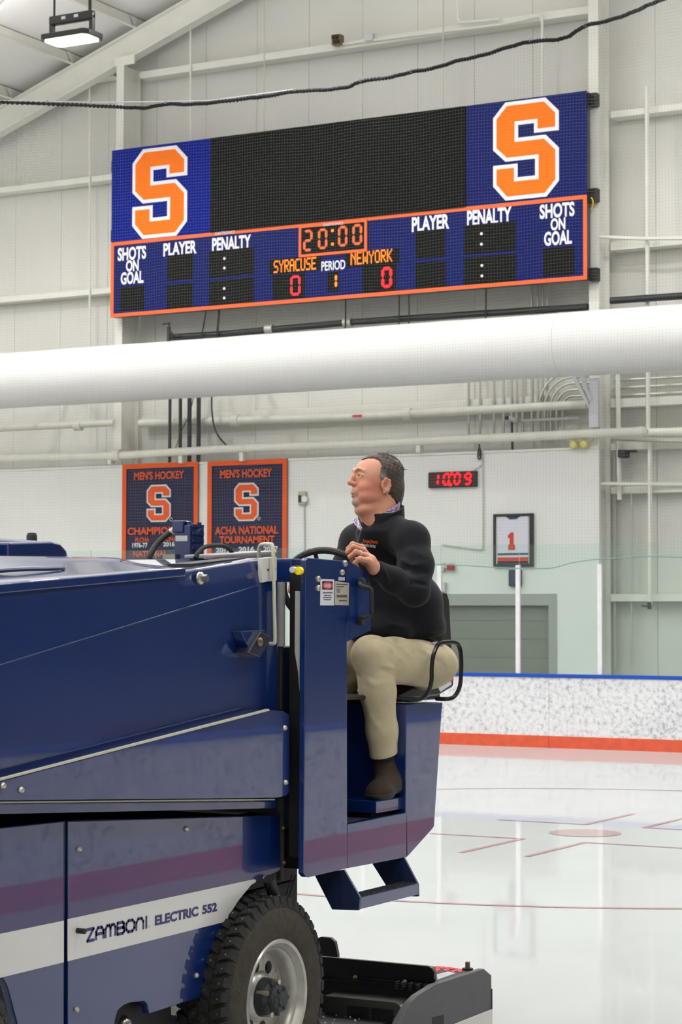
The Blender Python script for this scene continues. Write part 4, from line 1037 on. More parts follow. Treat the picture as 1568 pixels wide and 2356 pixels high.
# sloping fender panel with its light edge strips
part(MB().px([(4.964, 1.291), (6.947, 1.481), (7.039, 1.476), (7.089, 1.459), (7.094, 1.16), (7.068, 1.147), (7.008, 1.144), (4.964, 1.287)], XK - .01, XF), 'tank_fender', PB, bevel=.01)
part(MB().px([(4.958, 1.299), (6.932, 1.487), (6.939, 1.48), (4.958, 1.293)], XF - .012, XF + .002), 'edge_strip', 'rail_cream')
part(MB().px([(4.988, 1.28), (7.016, 1.138), (7.016, 1.133), (4.988, 1.275)], XK, -4.17), 'edge_strip', 'rail_cream')
part(MB().px([(5.012, 1.273), (7.056, 1.126), (7.057, 1.097), (5.013, 1.237)], XK - .02, -4.19), 'lower_rail', PB, bevel=.004)
def bolts(px, X, r=.011, m='bolt', nm='bolt'):
    for p in px:
        part(MB().lathe([(.0005, .011), (r * .7, .009), (r, .004), (r, -.004)], (X, p[1], p[2]), 'x', 10), nm, m, smooth=True)
bolts([(-4.15, 7.053, 1.409), (-4.15, 7.061, 1.199), (-4.15, 5.403, 1.288), (-4.15, 5.31, 1.308)], XF)
bolts([(-4.215, 6.55, 1.98)], XK, .024)
part(MB().cyl((XK + .008, *(-4.215, 6.55, 1.98)[1:]), (XK + .03, *(-4.215, 6.55, 1.98)[1:]), .014, n=6), 'bolt_head', 'steel')
# small hinge bracket with bolt on the tank side
part(MB().px([(6.763, 1.784), (6.943, 1.788), (6.918, 1.767), (6.842, 1.706), (6.816, 1.718)], XK, -4.17), 'latch_plate', PB, bevel=.004)
part(MB().px([(6.877, 1.784), (6.961, 1.76), (6.869, 1.682), (6.783, 1.701)], XK, -4.15), 'latch_body', 'paint_dark', bevel=.006)
bolts([(-4.15, 6.865, 1.743)], -4.15, .018, 'brass')
# cream guard rail, white plates and white cylinder at the tank's rear corner
part(MB().tube(smooth_path([(-4.3, 7.104, 2.058), (-4.29, 7.09, 2.106), (-4.27, 7.077, 2.12), (-4.21, 7.036, 2.12), (-4.19, 7.026, 2.109), (-4.185, 7.025, 2.038), (-4.185, 7.032, 1.87), (-4.185, 7.037, 1.752), (-4.19, 7.035, 1.735), (-4.21, 7.043, 1.734)], 6), .0075, 10), 'guard_rail', 'rail_cream', smooth=True)
part(MB().px([(6.969, 2.064), (7.025, 2.069), (7.022, 1.976), (6.973, 1.969)], XK - .01, -4.203), 'white_plate', 'strip_white', bevel=.003)
part(MB().px([(7.028, 2.069), (7.081, 2.072), (7.082, 1.979), (7.025, 1.974)], XK - .01, -4.203), 'white_plate', 'strip_white', bevel=.003)
for p in ((-4.2, 7.01, 2.02), (-4.2, 7.063, 2.022)):
    part(MB().cyl((-4.204, p[1], p[2]), (-4.198, p[1], p[2]), .004, n=8), 'screw', 'iron_dark')
cy0, cy1 = (-4.253, 7.194, 1.975), (-4.259, 7.205, 1.721)
part(MB().cyl(cy0, (cy0[0], cy0[1], cy1[2]), .0185, n=20), 'lift_cylinder', 'cyl_white', smooth=True)
part(MB().cyl((cy0[0], cy0[1], cy1[2]), (cy0[0], cy0[1], cy1[2] - .25), .012, n=12), 'cylinder_rod', 'iron_dark', smooth=True)
hb = (-4.232, 7.215, 2.022)
part(MB().box(hb[0] - .06, hb[0] + .035, hb[1] - .03, hb[1] + .08, (-4.233, 7.217, 1.974)[2], (-4.231, 7.212, 2.069)[2]), 'hinge_block', PB, bevel=.008)

# --- on top of the tank: motor, hose, handle, conveyor cover and front housings
part(MB().px([(6.964, 2.08), (7.45, 2.109), (7.45, 2.096), (6.965, 2.066)], -4.56, -4.42), 'conveyor_cover', 'cover_grey', bevel=.004)
part(MB().px([(6.637, 2.036), (7.022, 2.068), (7.022, 2.057), (6.637, 2.025)], -4.42, -4.31), 'conveyor_flap', 'iron_dark')
MX = -4.70
m0, m1 = (-4.7, 7.224, 2.092), (-4.7, 7.331, 2.229)
mot = part(MB().box(MX - .078, MX, m0[1], m1[1], m0[2] - .03, (-4.7, 7.223, 2.212)[2]), 'auger_motor', PB, bevel=.006)
part(MB().box(MX - .085, MX - .03, m0[1] - .008, m0[1] + .06, (-4.7, 7.223, 2.179)[2], (-4.7, 7.223, 2.23)[2]), 'motor_port_block', PB, mot, bevel=.006)
for i in range(4):
    zz = m0[2] + .02 + i * .03
    part(MB().box(MX - .004, MX + .006, m0[1] + .01, m1[1] - .012, zz, zz + .012), 'motor_rib', PB, mot)
for a, b in ((-.02, .02), (-.02, .1), (-.065, .1)):
    part(MB().cyl((MX + a, m0[1] + b, (-4.7, 7.223, 2.209)[2]), (MX + a, m0[1] + b, (-4.7, 7.223, 2.225)[2]), .01, n=6), 'motor_bolt', PB, mot)
lp = [(-4.655, 7.05, 2.139), (-4.585, 7.05, 2.16)]
part(MB().box(MX - .07, MX - .012, m0[1] - .003, m0[1], (-4.7, 7.223, 2.145)[2], (-4.7, 7.223, 2.168)[2]), 'name_plate', 'strip_white', mot)
hs = [(-5.081, 7.475, 2.056), (-5.069, 7.479, 2.097), (-5.058, 7.506, 2.14), (-5.034, 7.529, 2.174), (-5.001, 7.546, 2.202)]
part(MB().tube(smooth_path(hs, 6), .0135, 12), 'hydraulic_hose', 'hose', smooth=True)
part(MB().tube(smooth_path([(-5.007, 7.542, 2.197), (-4.991, 7.551, 2.212), (-4.973, 7.56, 2.225), (-4.966, 7.587, 2.227)], 4), [.014] * 5 + [.011] * 8, 12), 'hose_fitting', 'rail_cream', smooth=True)
part(MB().box(MX - .12, MX - .06, m0[1] - .02, m0[1] + .02, m0[2] - .04, m0[2] + .0), 'motor_foot', 'steel')
part(MB().tube(smooth_path([(-4.5, 6.954, 2.067), (-4.5, 6.973, 2.088), (-4.5, 7.026, 2.113), (-4.5, 7.084, 2.119), (-4.5, 7.155, 2.121), (-4.5, 7.208, 2.108), (-4.5, 7.238, 2.083)], 5), .009, 10), 'lift_handle', 'rubber', smooth=True)
h0, h1 = (-4.75, 5.901, 2.12), (-4.75, 6.295, 2.136)
part(MB().box(-5.3, -4.75, h0[1], h1[1], h0[2] - .25, h0[2] + .0), 'front_housing', PB, bevel=.02, bseg=3)
h2, h3 = (-4.68, 6.014, 2.105), (-4.68, 6.346, 2.116)
part(MB().px([(6.015, 2.021), (6.014, 2.104), (6.266, 2.116), (6.319, 2.11), (6.36, 2.084), (6.38, 2.029)], -4.95, -4.68), 'front_housing', PB, bevel=.012, bseg=3)
c_ = (-4.78, 6.301, 2.132)
part(MB().lathe([(.001, .018), (.016, .016), (.02, .006), (.02, -.02)], (-4.8, c_[1], c_[2]), 'z', 16), 'filler_cap', 'iron_dark', smooth=True)

# --- chassis side panels
arch = [(585, 2029), (560, 2056), (538, 2086), (520, 2119), (505, 2155), (492, 2203), (482, 2250), (476, 2290)]
rearp = [(5.778, 1.154), (7.174, 1.06), (7.183, 0.841), (7.063, 0.83), (6.983, 0.82), (6.941, 0.803), (6.903, 0.784), (6.866, 0.764), (6.835, 0.743), (6.804, 0.721), (6.779, 0.696), (6.755, 0.67), (6.734, 0.644), (6.713, 0.61), (6.695, 0.572), (6.681, 0.537), (6.666, 0.501), (6.657, 0.471), (6.649, 0.44), (6.27, 0.434), (6.258, 0.47), (6.239, 0.483), (6.153, 0.492), (6.111, 0.489), (6.079, 0.478), (6.064, 0.454), (6.044, 0.378), (5.789, 0.37)]
part(MB().px(rearp, XP - .03, XP), 'side_panel', PB, bevel=.004)
FWY = 5.03                                                    # front wheel hub
front_arch = [(FWY + .50 * math.cos(math.radians(a)), .40 + .50 * math.sin(math.radians(a))) for a in (-15, 0, 15, 30, 45, 60, 75, 90)]
fp = [(5.767, 0.371), (5.756, 1.156)]
fpoly = [fp[0], fp[1], (4.85, fp[1][1] + .02), (4.85, .9)] + front_arch[::-1]
part(MB().px(fpoly, XP - .03, XP), 'side_panel', PB, bevel=.004)
part(MB().px([(5.778, 0.828), (6.977, 0.831), (6.99, 0.826), (6.987, 0.818), (6.955, 0.812), (6.898, 0.783), (6.855, 0.759), (6.811, 0.727), (6.781, 0.7), (6.762, 0.695), (5.78, 0.688)], XP + .0005, XP + .003), 'white_stripe', 'stripe_white')
part(MB().px([(5.076, 0.827), (5.756, 0.826), (5.758, 0.688), (5.079, 0.686)], XP + .0005, XP + .003), 'white_stripe', 'stripe_white')
part(MB().cyl((XP - .012, (-4.24, 5.769, 0.994)[1], (-4.24, 5.767, 1.154)[2]), (XP - .012, (-4.24, 5.769, 0.994)[1], .3), .007, n=8), 'panel_hinge', 'iron_dark')
def machine_text(text, bl, br, tl, face, parent, m, bold, stretch_only=True):
    w = br[1] - bl[1]; h = tl[2] - bl[2]
    mb = MB(); put_word(mb, text, w, h, (bl[1] + br[1]) / 2, bl[2] + h / 2, face, 'x', bold)
    return part(mb, 'lettering', m, parent)
# rounded italic maker's word, drawn as strokes
def strokes(mb, paths, y0, z0, w, h, t, face, slant=.0):
    for p in paths:
        pts = [(y0 + a * w + slant * b * h, z0 + b * h) for a, b in p]
        for i in range(len(pts) - 1):
            a, b = Vector(pts[i]), Vector(pts[i + 1]); d = (b - a)
            if d.length < 1e-6: continue
            d.normalize(); nn = Vector((-d.y, d.x)) * t / 2; e = d * t * .3
            q = [a - e + nn, b + e + nn, b + e - nn, a - e - nn]
            mb.add([(face, v.x, v.y) for v in q], [(0, 1, 2, 3)])
GL = {'Z': [[(.0, 1), (.95, 1), (.1, 0), (1, 0)]],
      'A': [[(0, 0), (0, .65), (.25, .97), (.75, .97), (1, .65), (1, 0)], [(0, .42), (1, .42)]],
      'M': [[(0, 0), (0, .7), (.15, .97), (.38, .97), (.5, .7), (.5, 0)], [(.5, .7), (.62, .97), (.85, .97), (1, .7), (1, 0)]],
      'B': [[(0, 0), (0, 1), (.75, 1), (.95, .86), (.95, .64), (.75, .52), (0, .52)], [(.75, .52), (1, .4), (1, .14), (.78, 0), (0, 0)]],
      'O': [[(.25, 0), (0, .25), (0, .75), (.25, 1), (.75, 1), (1, .75), (1, .25), (.75, 0), (.25, 0)]],
      'N': [[(0, 0), (0, .65), (.25, .97), (.75, .97), (1, .65), (1, 0)]], 'I': [[(.5, 0), (.5, 1)]]}
zb0, zb1, zt0 = (-4.236, 5.884, 0.74), (-4.236, 6.249, 0.739), (-4.236, 5.884, 0.775)
ww = zb1[1] - zb0[1]; hh = zt0[2] - zb0[2] + .006
mbz = MB(); adv = [1.0, 1.0, 1.35, .95, 1.15, 1.0, .3]; tot = sum(adv) + .28 * 6; yy = 0
for ch, a in zip('ZAMBONI', adv):
    strokes(mbz, GL[ch], zb0[1] + ww * yy / tot, zb0[2], ww * a / tot, hh * .94, .0105, XP + .0042, .0)
    yy += a + .28
part(mbz, 'lettering', 'decal_navy')
part(ring_mb := MB().add([(XP + .0042, (-4.236, 6.26, 0.743)[1] + .004 * math.cos(a) * q_, (-4.236, 6.26, 0.743)[2] + .004 * math.sin(a) * q_) for q_ in (1, .6) for a in [k * math.pi / 6 for k in range(12)]], [(k, (k + 1) % 12, 12 + (k + 1) % 12, 12 + k) for k in range(12)]), 'registered_mark', 'sticker_tan')
machine_text('ELECTRIC', (-4.236, 6.296, 0.74), (-4.236, 6.58, 0.739), (-4.236, 6.295, 0.776), XP + .0042, zam, 'decal_navy', .045)
machine_text('552', (-4.236, 6.607, 0.742), (-4.236, 6.709, 0.742), (-4.236, 6.607, 0.775), XP + .0042, zam, 'decal_navy', .045)
bolts([(-4.24, 6.501, 1.065), (-4.24, 5.84, 1.055), (-4.24, 6.574, 0.524), (-4.24, 5.833, 0.519)], XP, .010)
pg = (-4.24, 5.832, 0.783)
part(MB().cyl((XP, pg[1], pg[2]), (XP + .035, pg[1], pg[2]), .0095, n=12), 'rubber_peg', 'black', smooth=True)
part(MB().px([(7.047, 0.833), (7.093, 0.833), (7.093, 0.82), (7.047, 0.82)], XP, XP + .002), 'small_tag', 'sticker_white')
hg = (-4.25, 7.212, 0.963)
part(MB().box(-4.27, -4.25, hg[1] - .012, hg[1] + .012, .8, 1.12), 'rear_hinge', 'grimy_metal')
bolts([(-4.25, 7.212, 1.005), (-4.25, 7.216, 0.869)], -4.25, .010, 'brass')
# dark understructure
xr = (-4.4, 7.585, 0.707)
part(MB().box(-5.85, -4.40, 5.6, xr[1], .50, 1.06), 'chassis', 'chassis_black')
part(MB().box(-5.9, -4.3, 5.55, 6.5, .13, .9), 'battery_box', 'chassis_black')
part(MB().box(-4.4, -4.27, 6.4, xr[1] - .03, .86, .88), 'arch_liner', 'iron_dark')
ax_ = (-4.27, 7.163, 0.78)
part(MB().cyl((-4.216, 7.049, 0.826), (-4.222, 7.107, 0.745), .024, n=14), 'air_spring', 'iron_dark', smooth=True)
part(MB().px([(7.049, 0.77), (7.402, 0.776), (7.402, 0.762), (7.049, 0.754)], -4.33, -4.3), 'spring_beam', 'grimy_metal')
for a, b in (((-4.29, 7.357, 0.805), (-4.29, 7.299, 0.715)), ((-4.29, 7.384, 0.799), (-4.29, 7.33, 0.719))):
    part(MB().tube([a, b], .003, 6), 'brake_line', 'grimy_metal', smooth=True)
part(MB().cyl((-4.3, 6.985, .385), (-5.95, 6.985, .385), .06, n=16), 'axle', 'chassis_black', smooth=True)
part(MB().ball((-4.3, 6.201, 0.404), .03, 12), 'tow_pin', 'steel', smooth=True)

# --- wheel: tyre with tread, rim, hub, nuts
WX, WY, WZ, WR = -4.13, 6.985, .385, .385
tprof = [(.203, -.035), (.212, -.014), (.235, -.004), (.27, .0), (.305, -.001), (.335, -.006), (.355, -.016), (.367, -.036), (.371, -.07), (.371, -.16), (.367, -.196), (.35, -.216), (.31, -.232), (.25, -.235), (.205, -.2)]
wheel = MB().lathe(tprof, (WX, WY, WZ), 'x', 72).build('wheel', M['tyre'], zam, smooth=True, base=None)
tr = MB(); studs = MB()
NB = 44
for row, (h0_, h1_, r0_, r1_, off) in enumerate(((-.008, -.066, .345, .3845, 0), (-.074, -.114, .36, .3855, .5), (-.121, -.161, .36, .3855, .1), (-.169, -.225, .345, .3845, .6))):
    for i in range(NB):
        a0 = 2 * math.pi * (i + off) / NB; da = 2 * math.pi / NB * .37
        skew = .02 * (1 if row % 2 else -1)
        vs = []
        for (r, hs_) in ((r0_, (h0_, h1_)), (r1_, (h0_ - (.012 if row == 0 else .002), h1_ + (.012 if row == 3 else .002)))):
            for h in hs_:
                for s in (-1, 1):
                    an = a0 + s * da * (1 if r == r0_ else .86) + skew * (1 if h == hs_[0] else -1)
                    vs.append((WX + h, WY + r * math.cos(an), WZ + r * math.sin(an)))
        tr.add(vs, [(0, 1, 3, 2), (4, 6, 7, 5), (0, 4, 5, 1), (2, 3, 7, 6), (0, 2, 6, 4), (1, 5, 7, 3)])
        if row in (0, 3) or i % 2 == 0:
            hm = (h0_ + h1_) / 2
            p0 = (WX + hm, WY + .383 * math.cos(a0), WZ + .383 * math.sin(a0)); p1 = (WX + hm, WY + .388 * math.cos(a0), WZ + .388 * math.sin(a0))
            studs.cyl(p0, p1, .0035, n=6)
tr.build('tread', M['tread'], wheel, bevel=0)
so = studs.build('ice_studs', M['steel'], wheel); so['kind'] = 'stuff'
rp = [(.206, -.03), (.221, -.018), (.224, -.008), (.219, -.002), (.208, -.006), (.203, -.02), (.196, -.034), (.188, -.03), (.180, -.036), (.172, -.06), (.168, -.085), (.165, -.1)]
MB().lathe(rp, (WX, WY, WZ), 'x', 64).build('rim', M['rim'], wheel, smooth=True)
# disc with round hand holes
NH = 8
def disc_mesh():
    mb = MB(); o = Vector((WX - .088, WY, WZ)); n = 16
    seg = 2 * math.pi / NH
    for k in range(NH):
        c = k * seg + .2
        hc = (.122 * math.cos(c), .122 * math.sin(c)); hr = .0255
        inner = []; outer = []
        for j in range(n + 1):
            an = 2 * math.pi * j / n
            inner.append((hc[0] + hr * math.cos(an), hc[1] + hr * math.sin(an)))
        def bound(an):
            # point on the sector boundary in direction an from the hole centre
            d = (math.cos(an), math.sin(an)); best = None
            for t in np.linspace(.0265, .12, 60):
                p = (hc[0] + d[0] * t, hc[1] + d[1] * t)
                r = math.hypot(*p); th = (math.atan2(p[1], p[0]) - c + math.pi) % (2 * math.pi) - math.pi
                if r > .168 or r < .07 or abs(th) > seg / 2: break
                best = p
            return best
        outer = [bound(2 * math.pi * j / n + 1e-4) for j in range(n + 1)]
        vs = [(o.x + .002 * 0, o.y + a, o.z + b) for a, b in inner] + [(o.x, o.y + a, o.z + b) for a, b in outer]
        mb.add(vs, [(j, j + 1, n + 1 + j + 1, n + 1 + j) for j in range(n)])
        mb.add([(o.x - .03, o.y + a, o.z + b) for a, b in inner] + [(o.x, o.y + a, o.z + b) for a, b in inner], [(j, j + 1, n + 1 + j + 1, n + 1 + j) for j in range(n)])
    mb.lathe([(.172, -.004), (.158, .0005), (.15, .0005)], o, 'x', 64)
    mb.lathe([(.098, .0005), (.09, .012), (.078, .02), (.05, .02)], o, 'x', 64)
    return mb
disc_mesh().build('wheel_disc', M['rim'], wheel, smooth=True, sharp=30)
MB().lathe([(.172, -.11), (.001, -.11)], (WX, WY, WZ), 'x', 32).build('dark_back', M['chassis_black'], wheel)
MB().lathe([(.075, -.07), (.07, -.03), (.062, -.02), (.052, -.018), (.05, .01), (.03, .012), (.028, .02), (.001, .022)], (WX, WY, WZ), 'x', 28).build('hub', M['hub'], wheel, smooth=True, sharp=25)
for k in range(8):
    a = 2 * math.pi * k / 8 + .35
    y, z = WY + .064 * math.cos(a), WZ + .064 * math.sin(a)
    MB().cyl((WX - .07, y, z), (WX - .014, y, z), .0105, n=8).build('lug_nut', M['bolt'] if k % 2 else M['hub'], wheel)
for k in range(6):
    a = 2 * math.pi * k / 6
    y, z = WY + .042 * math.cos(a), WZ + .042 * math.sin(a)
    MB().cyl((WX - .02, y, z), (WX + .016, y, z), .009, n=6).build('hub_bolt', M['hub'], wheel)
w2 = copy_tree(wheel, zam); w2.location = w2.location + Vector((0, FWY - WY, 0))

# --- cab: tower, floor, seat box
tw = part(MB().px([(7.13, 2.059), (7.144, 2.069), (7.461, 2.063), (7.47, 0.829), (7.165, 0.826), (7.138, 0.83), (7.117, 0.846)], XT - .025, XT), 'tower_panel', PB, bevel=.004)
wy = [(7.465, 2.063), (7.513, 2.053), (7.47, 1.738)]
wo_ = [(7.531, 2.014), (7.554, 1.969), (7.573, 1.784)]
wq = [(-4.104, *wy[0]), (-4.085, *(-4.085, 7.507, 2.048)[1:]), (-4.05, *wo_[0]), (-4.05, *wo_[1]), (-4.05, *wo_[2]), (-4.104, *wy[2])]
part(MB().add(wq + [(x - .012, y + .006, z) for x, y, z in wq], [tuple(range(6)), tuple(range(11, 5, -1))] + [(i, (i + 1) % 6, 6 + (i + 1) % 6, 6 + i) for i in range(6)]), 'tower_wing', PB)
bolts([(-4.1, 7.443, 2.052)], XT, .014, 'steel')
bolts([(-4.1, 7.418, 2.016), (-4.1, 7.223, 1.987), (-4.1, 7.224, 1.951)], XT, .0125)
st1 = part(MB().px([(7.241, 1.987), (7.353, 1.987), (7.35, 1.883), (7.241, 1.883)], XT, XT + .0015), 'warning_sticker', 'sticker_white', tw)
part(MB().px([(7.255, 1.979), (7.339, 1.979), (7.339, 1.946), (7.255, 1.946)], XT + .0015, XT + .002), 'sticker_header', 'black', tw)
oc = [(-4.1, 7.297, 1.962), (-4.1, 7.336, 1.963), (-4.1, 7.297, 1.976)]
part(MB().px([(oc[0][1] + (oc[1][1] - oc[0][1]) * math.cos(k * math.pi / 10), oc[0][2] + (oc[2][2] - oc[0][2]) * math.sin(k * math.pi / 10)) for k in range(20)], XT + .002, XT + .0024), 'sticker_oval', 'sticker_red', tw)
mbx = MB(); put_word(mbx, 'DANGER', .052, .016, oc[0][1], oc[0][2], XT + .0027, 'x', .02); part(mbx, 'sticker_word', 'sticker_white', tw)
def lines(rows, face, m):
    mb = MB()
    for a, b in rows:
        mb.add([(face, a[1], a[2]), (face, b[1], b[2]), (face, b[1], b[2] + .0035), (face, a[1], a[2] + .0035)], [(0, 1, 2, 3)])
    part(mb, 'sticker_lines', m, tw)
lines([((-4.1, 7.258, 1.931), (-4.1, 7.339, 1.932))], XT + .0021, 'sticker_ink')
lines([((-4.1, 7.269, 1.921), (-4.1, 7.325, 1.921)), ((-4.1, 7.259, 1.912), (-4.1, 7.332, 1.913)), ((-4.1, 7.266, 1.904), (-4.1, 7.325, 1.904))], XT + .0021, 'sticker_ink')
part(MB().px([(7.359, 1.981), (7.476, 1.975), (7.473, 1.884), (7.358, 1.885)], XT, XT + .0015), 'instruction_sticker', 'sticker_tan', tw)
lines([((-4.1, 7.368, 1.967), (-4.1, 7.462, 1.966)), ((-4.1, 7.371, 1.956), (-4.1, 7.433, 1.957)), ((-4.1, 7.371, 1.944), (-4.1, 7.4, 1.945)), ((-4.1, 7.372, 1.936), (-4.1, 7.4, 1.936)), ((-4.1, 7.372, 1.922), (-4.1, 7.458, 1.922)), ((-4.1, 7.372, 1.916), (-4.1, 7.458, 1.917)), ((-4.1, 7.393, 1.901), (-4.1, 7.455, 1.901))], XT + .0021, 'sticker_ink')
part(MB().px([(7.389, 1.998), (7.44, 1.997), (7.44, 1.983), (7.389, 1.984)], XT, XT + .0015), 'small_label', 'galv', tw)
part(MB().tube(smooth_path([(-4.07, 7.513, 1.981), (-4.045, 7.471, 1.966), (-4.02, 7.476, 1.956), (-4.01, 7.491, 1.952), (-4.005, 7.492, 1.938), (-4.005, 7.493, 1.863), (-4.01, 7.495, 1.847), (-4.02, 7.476, 1.837), (-4.045, 7.475, 1.833), (-4.07, 7.517, 1.817)], 5), .0085, 10), 'grab_handle', 'rubber', smooth=True)
for p in ((-4.062, 7.513, 1.976), (-4.062, 7.514, 1.824)):
    part(MB().box(-4.072, -4.05, p[1] - .02, p[1] + .02, p[2] - .02, p[2] + .02), 'handle_foot', 'rubber', bevel=.006)
# steering column box behind the tower and the wheel on it
part(MB().box(-4.62, -4.135, 7.22, 7.43, 1.0, 1.72), 'dash_console', 'paint_dark', bevel=.01)
part(MB().py([(-4.161, 1.939), (-4.139, 1.937), (-4.14, 1.548), (-4.146, 1.619), (-4.162, 1.7)], 7.15, 7.168), 'console_cover', 'cyl_white')
part(MB().box(-4.2, -4.135, 7.17, 7.22, .9, 2.04), 'cab_corner_post', 'chassis_black', bevel=.006)
yk = (-4.114, 7.097, 2.017)
part(MB().cyl((yk[0], yk[1] - .008, yk[2]), (yk[0], yk[1] + .012, yk[2]), .016, n=14), 'yellow_knob', 'yellow_knob', smooth=True, bevel=0)
gk = (-4.133, 7.086, 2.021)
part(MB().cyl((gk[0], gk[1] - .01, gk[2]), (gk[0], gk[1] + .03, gk[2]), .012, n=12), 'grey_knob', 'galv', smooth=True)
part(MB().tube(smooth_path([(-4.216, 7.236, 1.785), (-4.213, 7.243, 1.699), (-4.208, 7.249, 1.638), (-4.223, 7.243, 1.587), (-4.229, 7.247, 1.457)], 6), .008, 8), 'control_cable', 'hose', smooth=True)
part(MB().tube(smooth_path([(-4.221, 7.218, 1.647), (-4.216, 7.225, 1.57), (-4.204, 7.232, 1.562)], 5), .004, 8), 'wire_tie', 'cyl_white', smooth=True)
SWC = Vector((-4.31, 7.655, 1.959))
# wheel plane: tipped towards the driver
swr = .1745
nrm = Vector((-.36, .80, .48)).normalized()
ea = Vector((1, 0, 0)) - nrm * nrm.x; ea.normalize(); eb = nrm.cross(ea)
part(MB().tube([SWC + (ea * math.cos(k * math.pi / 24) + eb * math.sin(k * math.pi / 24)) * swr for k in range(48)], .0145, 10, closed=True), 'steering_wheel', 'hose', smooth=True)
for a in (30, 150, 270):
    part(MB().tube([SWC - nrm * .03, SWC + (ea * math.cos(math.radians(a)) + eb * math.sin(math.radians(a))) * swr], .009, 8), 'wheel_spoke', 'black')
part(MB().cyl(SWC - nrm * .3, SWC - nrm * .02, .03, n=14), 'steering_column', 'black', smooth=True)
# cab floor and sill
part(MB().px([(7.47, 1.006), (7.994, 1.011), (7.998, 0.822), (7.47, 0.829)], XT - .03, XT), 'cab_sill', PB, bevel=.003)
part(MB().box(-5.9, XT - .03, 7.46, 8.03, .84, 1.003), 'cab_floor', 'iron_dark')
part(MB().box(-5.9, XT - .03, 7.28, 7.46, .84, .98), 'cab_floor', 'chassis_black')
part(MB().box(-5.9, -4.14, 7.30, 7.32, .84, 1.72), 'cab_front', 'paint_dark')
ft = [(7.753, 1.076), (8.008, 1.066), (8.008, 1.014), (7.753, 1.024)]
part(MB().box(-4.55, -4.12, ft[0][0], ft[1][0], ft[3][1], ft[0][1]), 'foot_pedal', PB, bevel=.005)
part(MB().box(-4.5, -4.16, ft[0][0] + .03, ft[1][0] - .03, 1.0, ft[3][1]), 'pedal_stem', 'chassis_black')
SBX = part(MB().px([(7.981, 1.466), (8.339, 1.463), (8.327, 1.418), (8.254, 0.928), (8.233, 0.917), (8.002, 0.823), (7.982, 0.827)], -4.95, XT), 'seat_box', PB, bevel=.006)
part(MB().box(-5.9, -4.78, 7.46, 8.04, 1.004, 1.62), 'cab_light_block', 'paint_dark', bevel=.01)  # block added to stop light entering the cab from its far side
# boarding step
part(MB().py([(-4.23, 0.799), (-4.096, 0.829), (-4.023, 0.724), (-4.029, 0.672), (-4.149, 0.667)], 7.432, 7.444), 'step_plate', 'paint_dull')
part(MB().py([(-4.249, 0.791), (-4.098, 0.825), (-4.032, 0.717), (-4.03, 0.666), (-4.149, 0.658)], 7.959, 7.971), 'step_plate', 'paint_dull')
stp = [(-4.03, 7.441, 0.721), (-4.03, 7.441, 0.673)]
part(MB().box(-4.11, -4.03, 7.438, 7.965, stp[1][2], stp[0][2]), 'step_tread', PB, bevel=.003)
gr = MB()
for i in range(34):
    for j in range(5):
        y = 7.45 + i * .0152; x = -4.103 + j * .0145
        gr.box(x, x + .008, y, y + .008, stp[0][2] - .001, stp[0][2] + .004)
gro = part(gr, 'tread_studs', 'iron_dark'); gro['kind'] = 'stuff'

# --- seat
seat = part(MB().px([(7.597, 1.515), (8.099, 1.504), (8.243, 1.532), (8.5, 1.552), (8.633, 1.599), (8.66, 1.583), (8.651, 1.52), (8.5, 1.486), (8.327, 1.48), (7.597, 1.494)], -4.60, -4.20), 'seat', 'seat_vinyl', bevel=.02, bseg=3)
part(MB().px([(8.595, 1.93), (8.631, 1.954), (8.667, 1.951), (8.694, 1.915), (8.717, 1.716), (8.726, 1.577), (8.667, 1.566), (8.613, 1.678)], -4.62, -4.24), 'backrest', 'seat_vinyl', bevel=.012, bseg=3)
part(MB().px([(8.451, 1.565), (8.619, 1.576), (8.628, 1.531), (8.512, 1.501)], -4.3, -4.199), 'seat_side_label', 'sticker_white', seat)
part(MB().px([(8.599, 1.585), (8.635, 1.604), (8.631, 1.545), (8.595, 1.548)], -4.26, -4.195), 'reflector', 'reflector', seat)
part(MB().box(-4.58, -4.22, 8.1, 8.55, 1.468, 1.49), 'seat_rail', 'black', seat)
arm = [(-4.164, 7.991, 1.492), (-4.099, 8.027, 1.483), (-4.055, 8.051, 1.493), (-4.032, 8.062, 1.522), (-4.021, 8.066, 1.568), (-4.023, 8.073, 1.624), (-4.019, 8.083, 1.679), (-4.01, 8.109, 1.72), (-3.995, 8.14, 1.729), (-3.974, 8.197, 1.728), (-3.967, 8.225, 1.709), (-3.961, 8.231, 1.664), (-3.962, 8.234, 1.602), (-3.969, 8.234, 1.537), (-3.989, 8.225, 1.496), (-4.005, 8.193, 1.485), (-4.06, 8.186, 1.486)]
part(MB().tube(smooth_path(arm, 5), .0095, 10), 'seat_hoop', 'tube_black', seat, smooth=True)

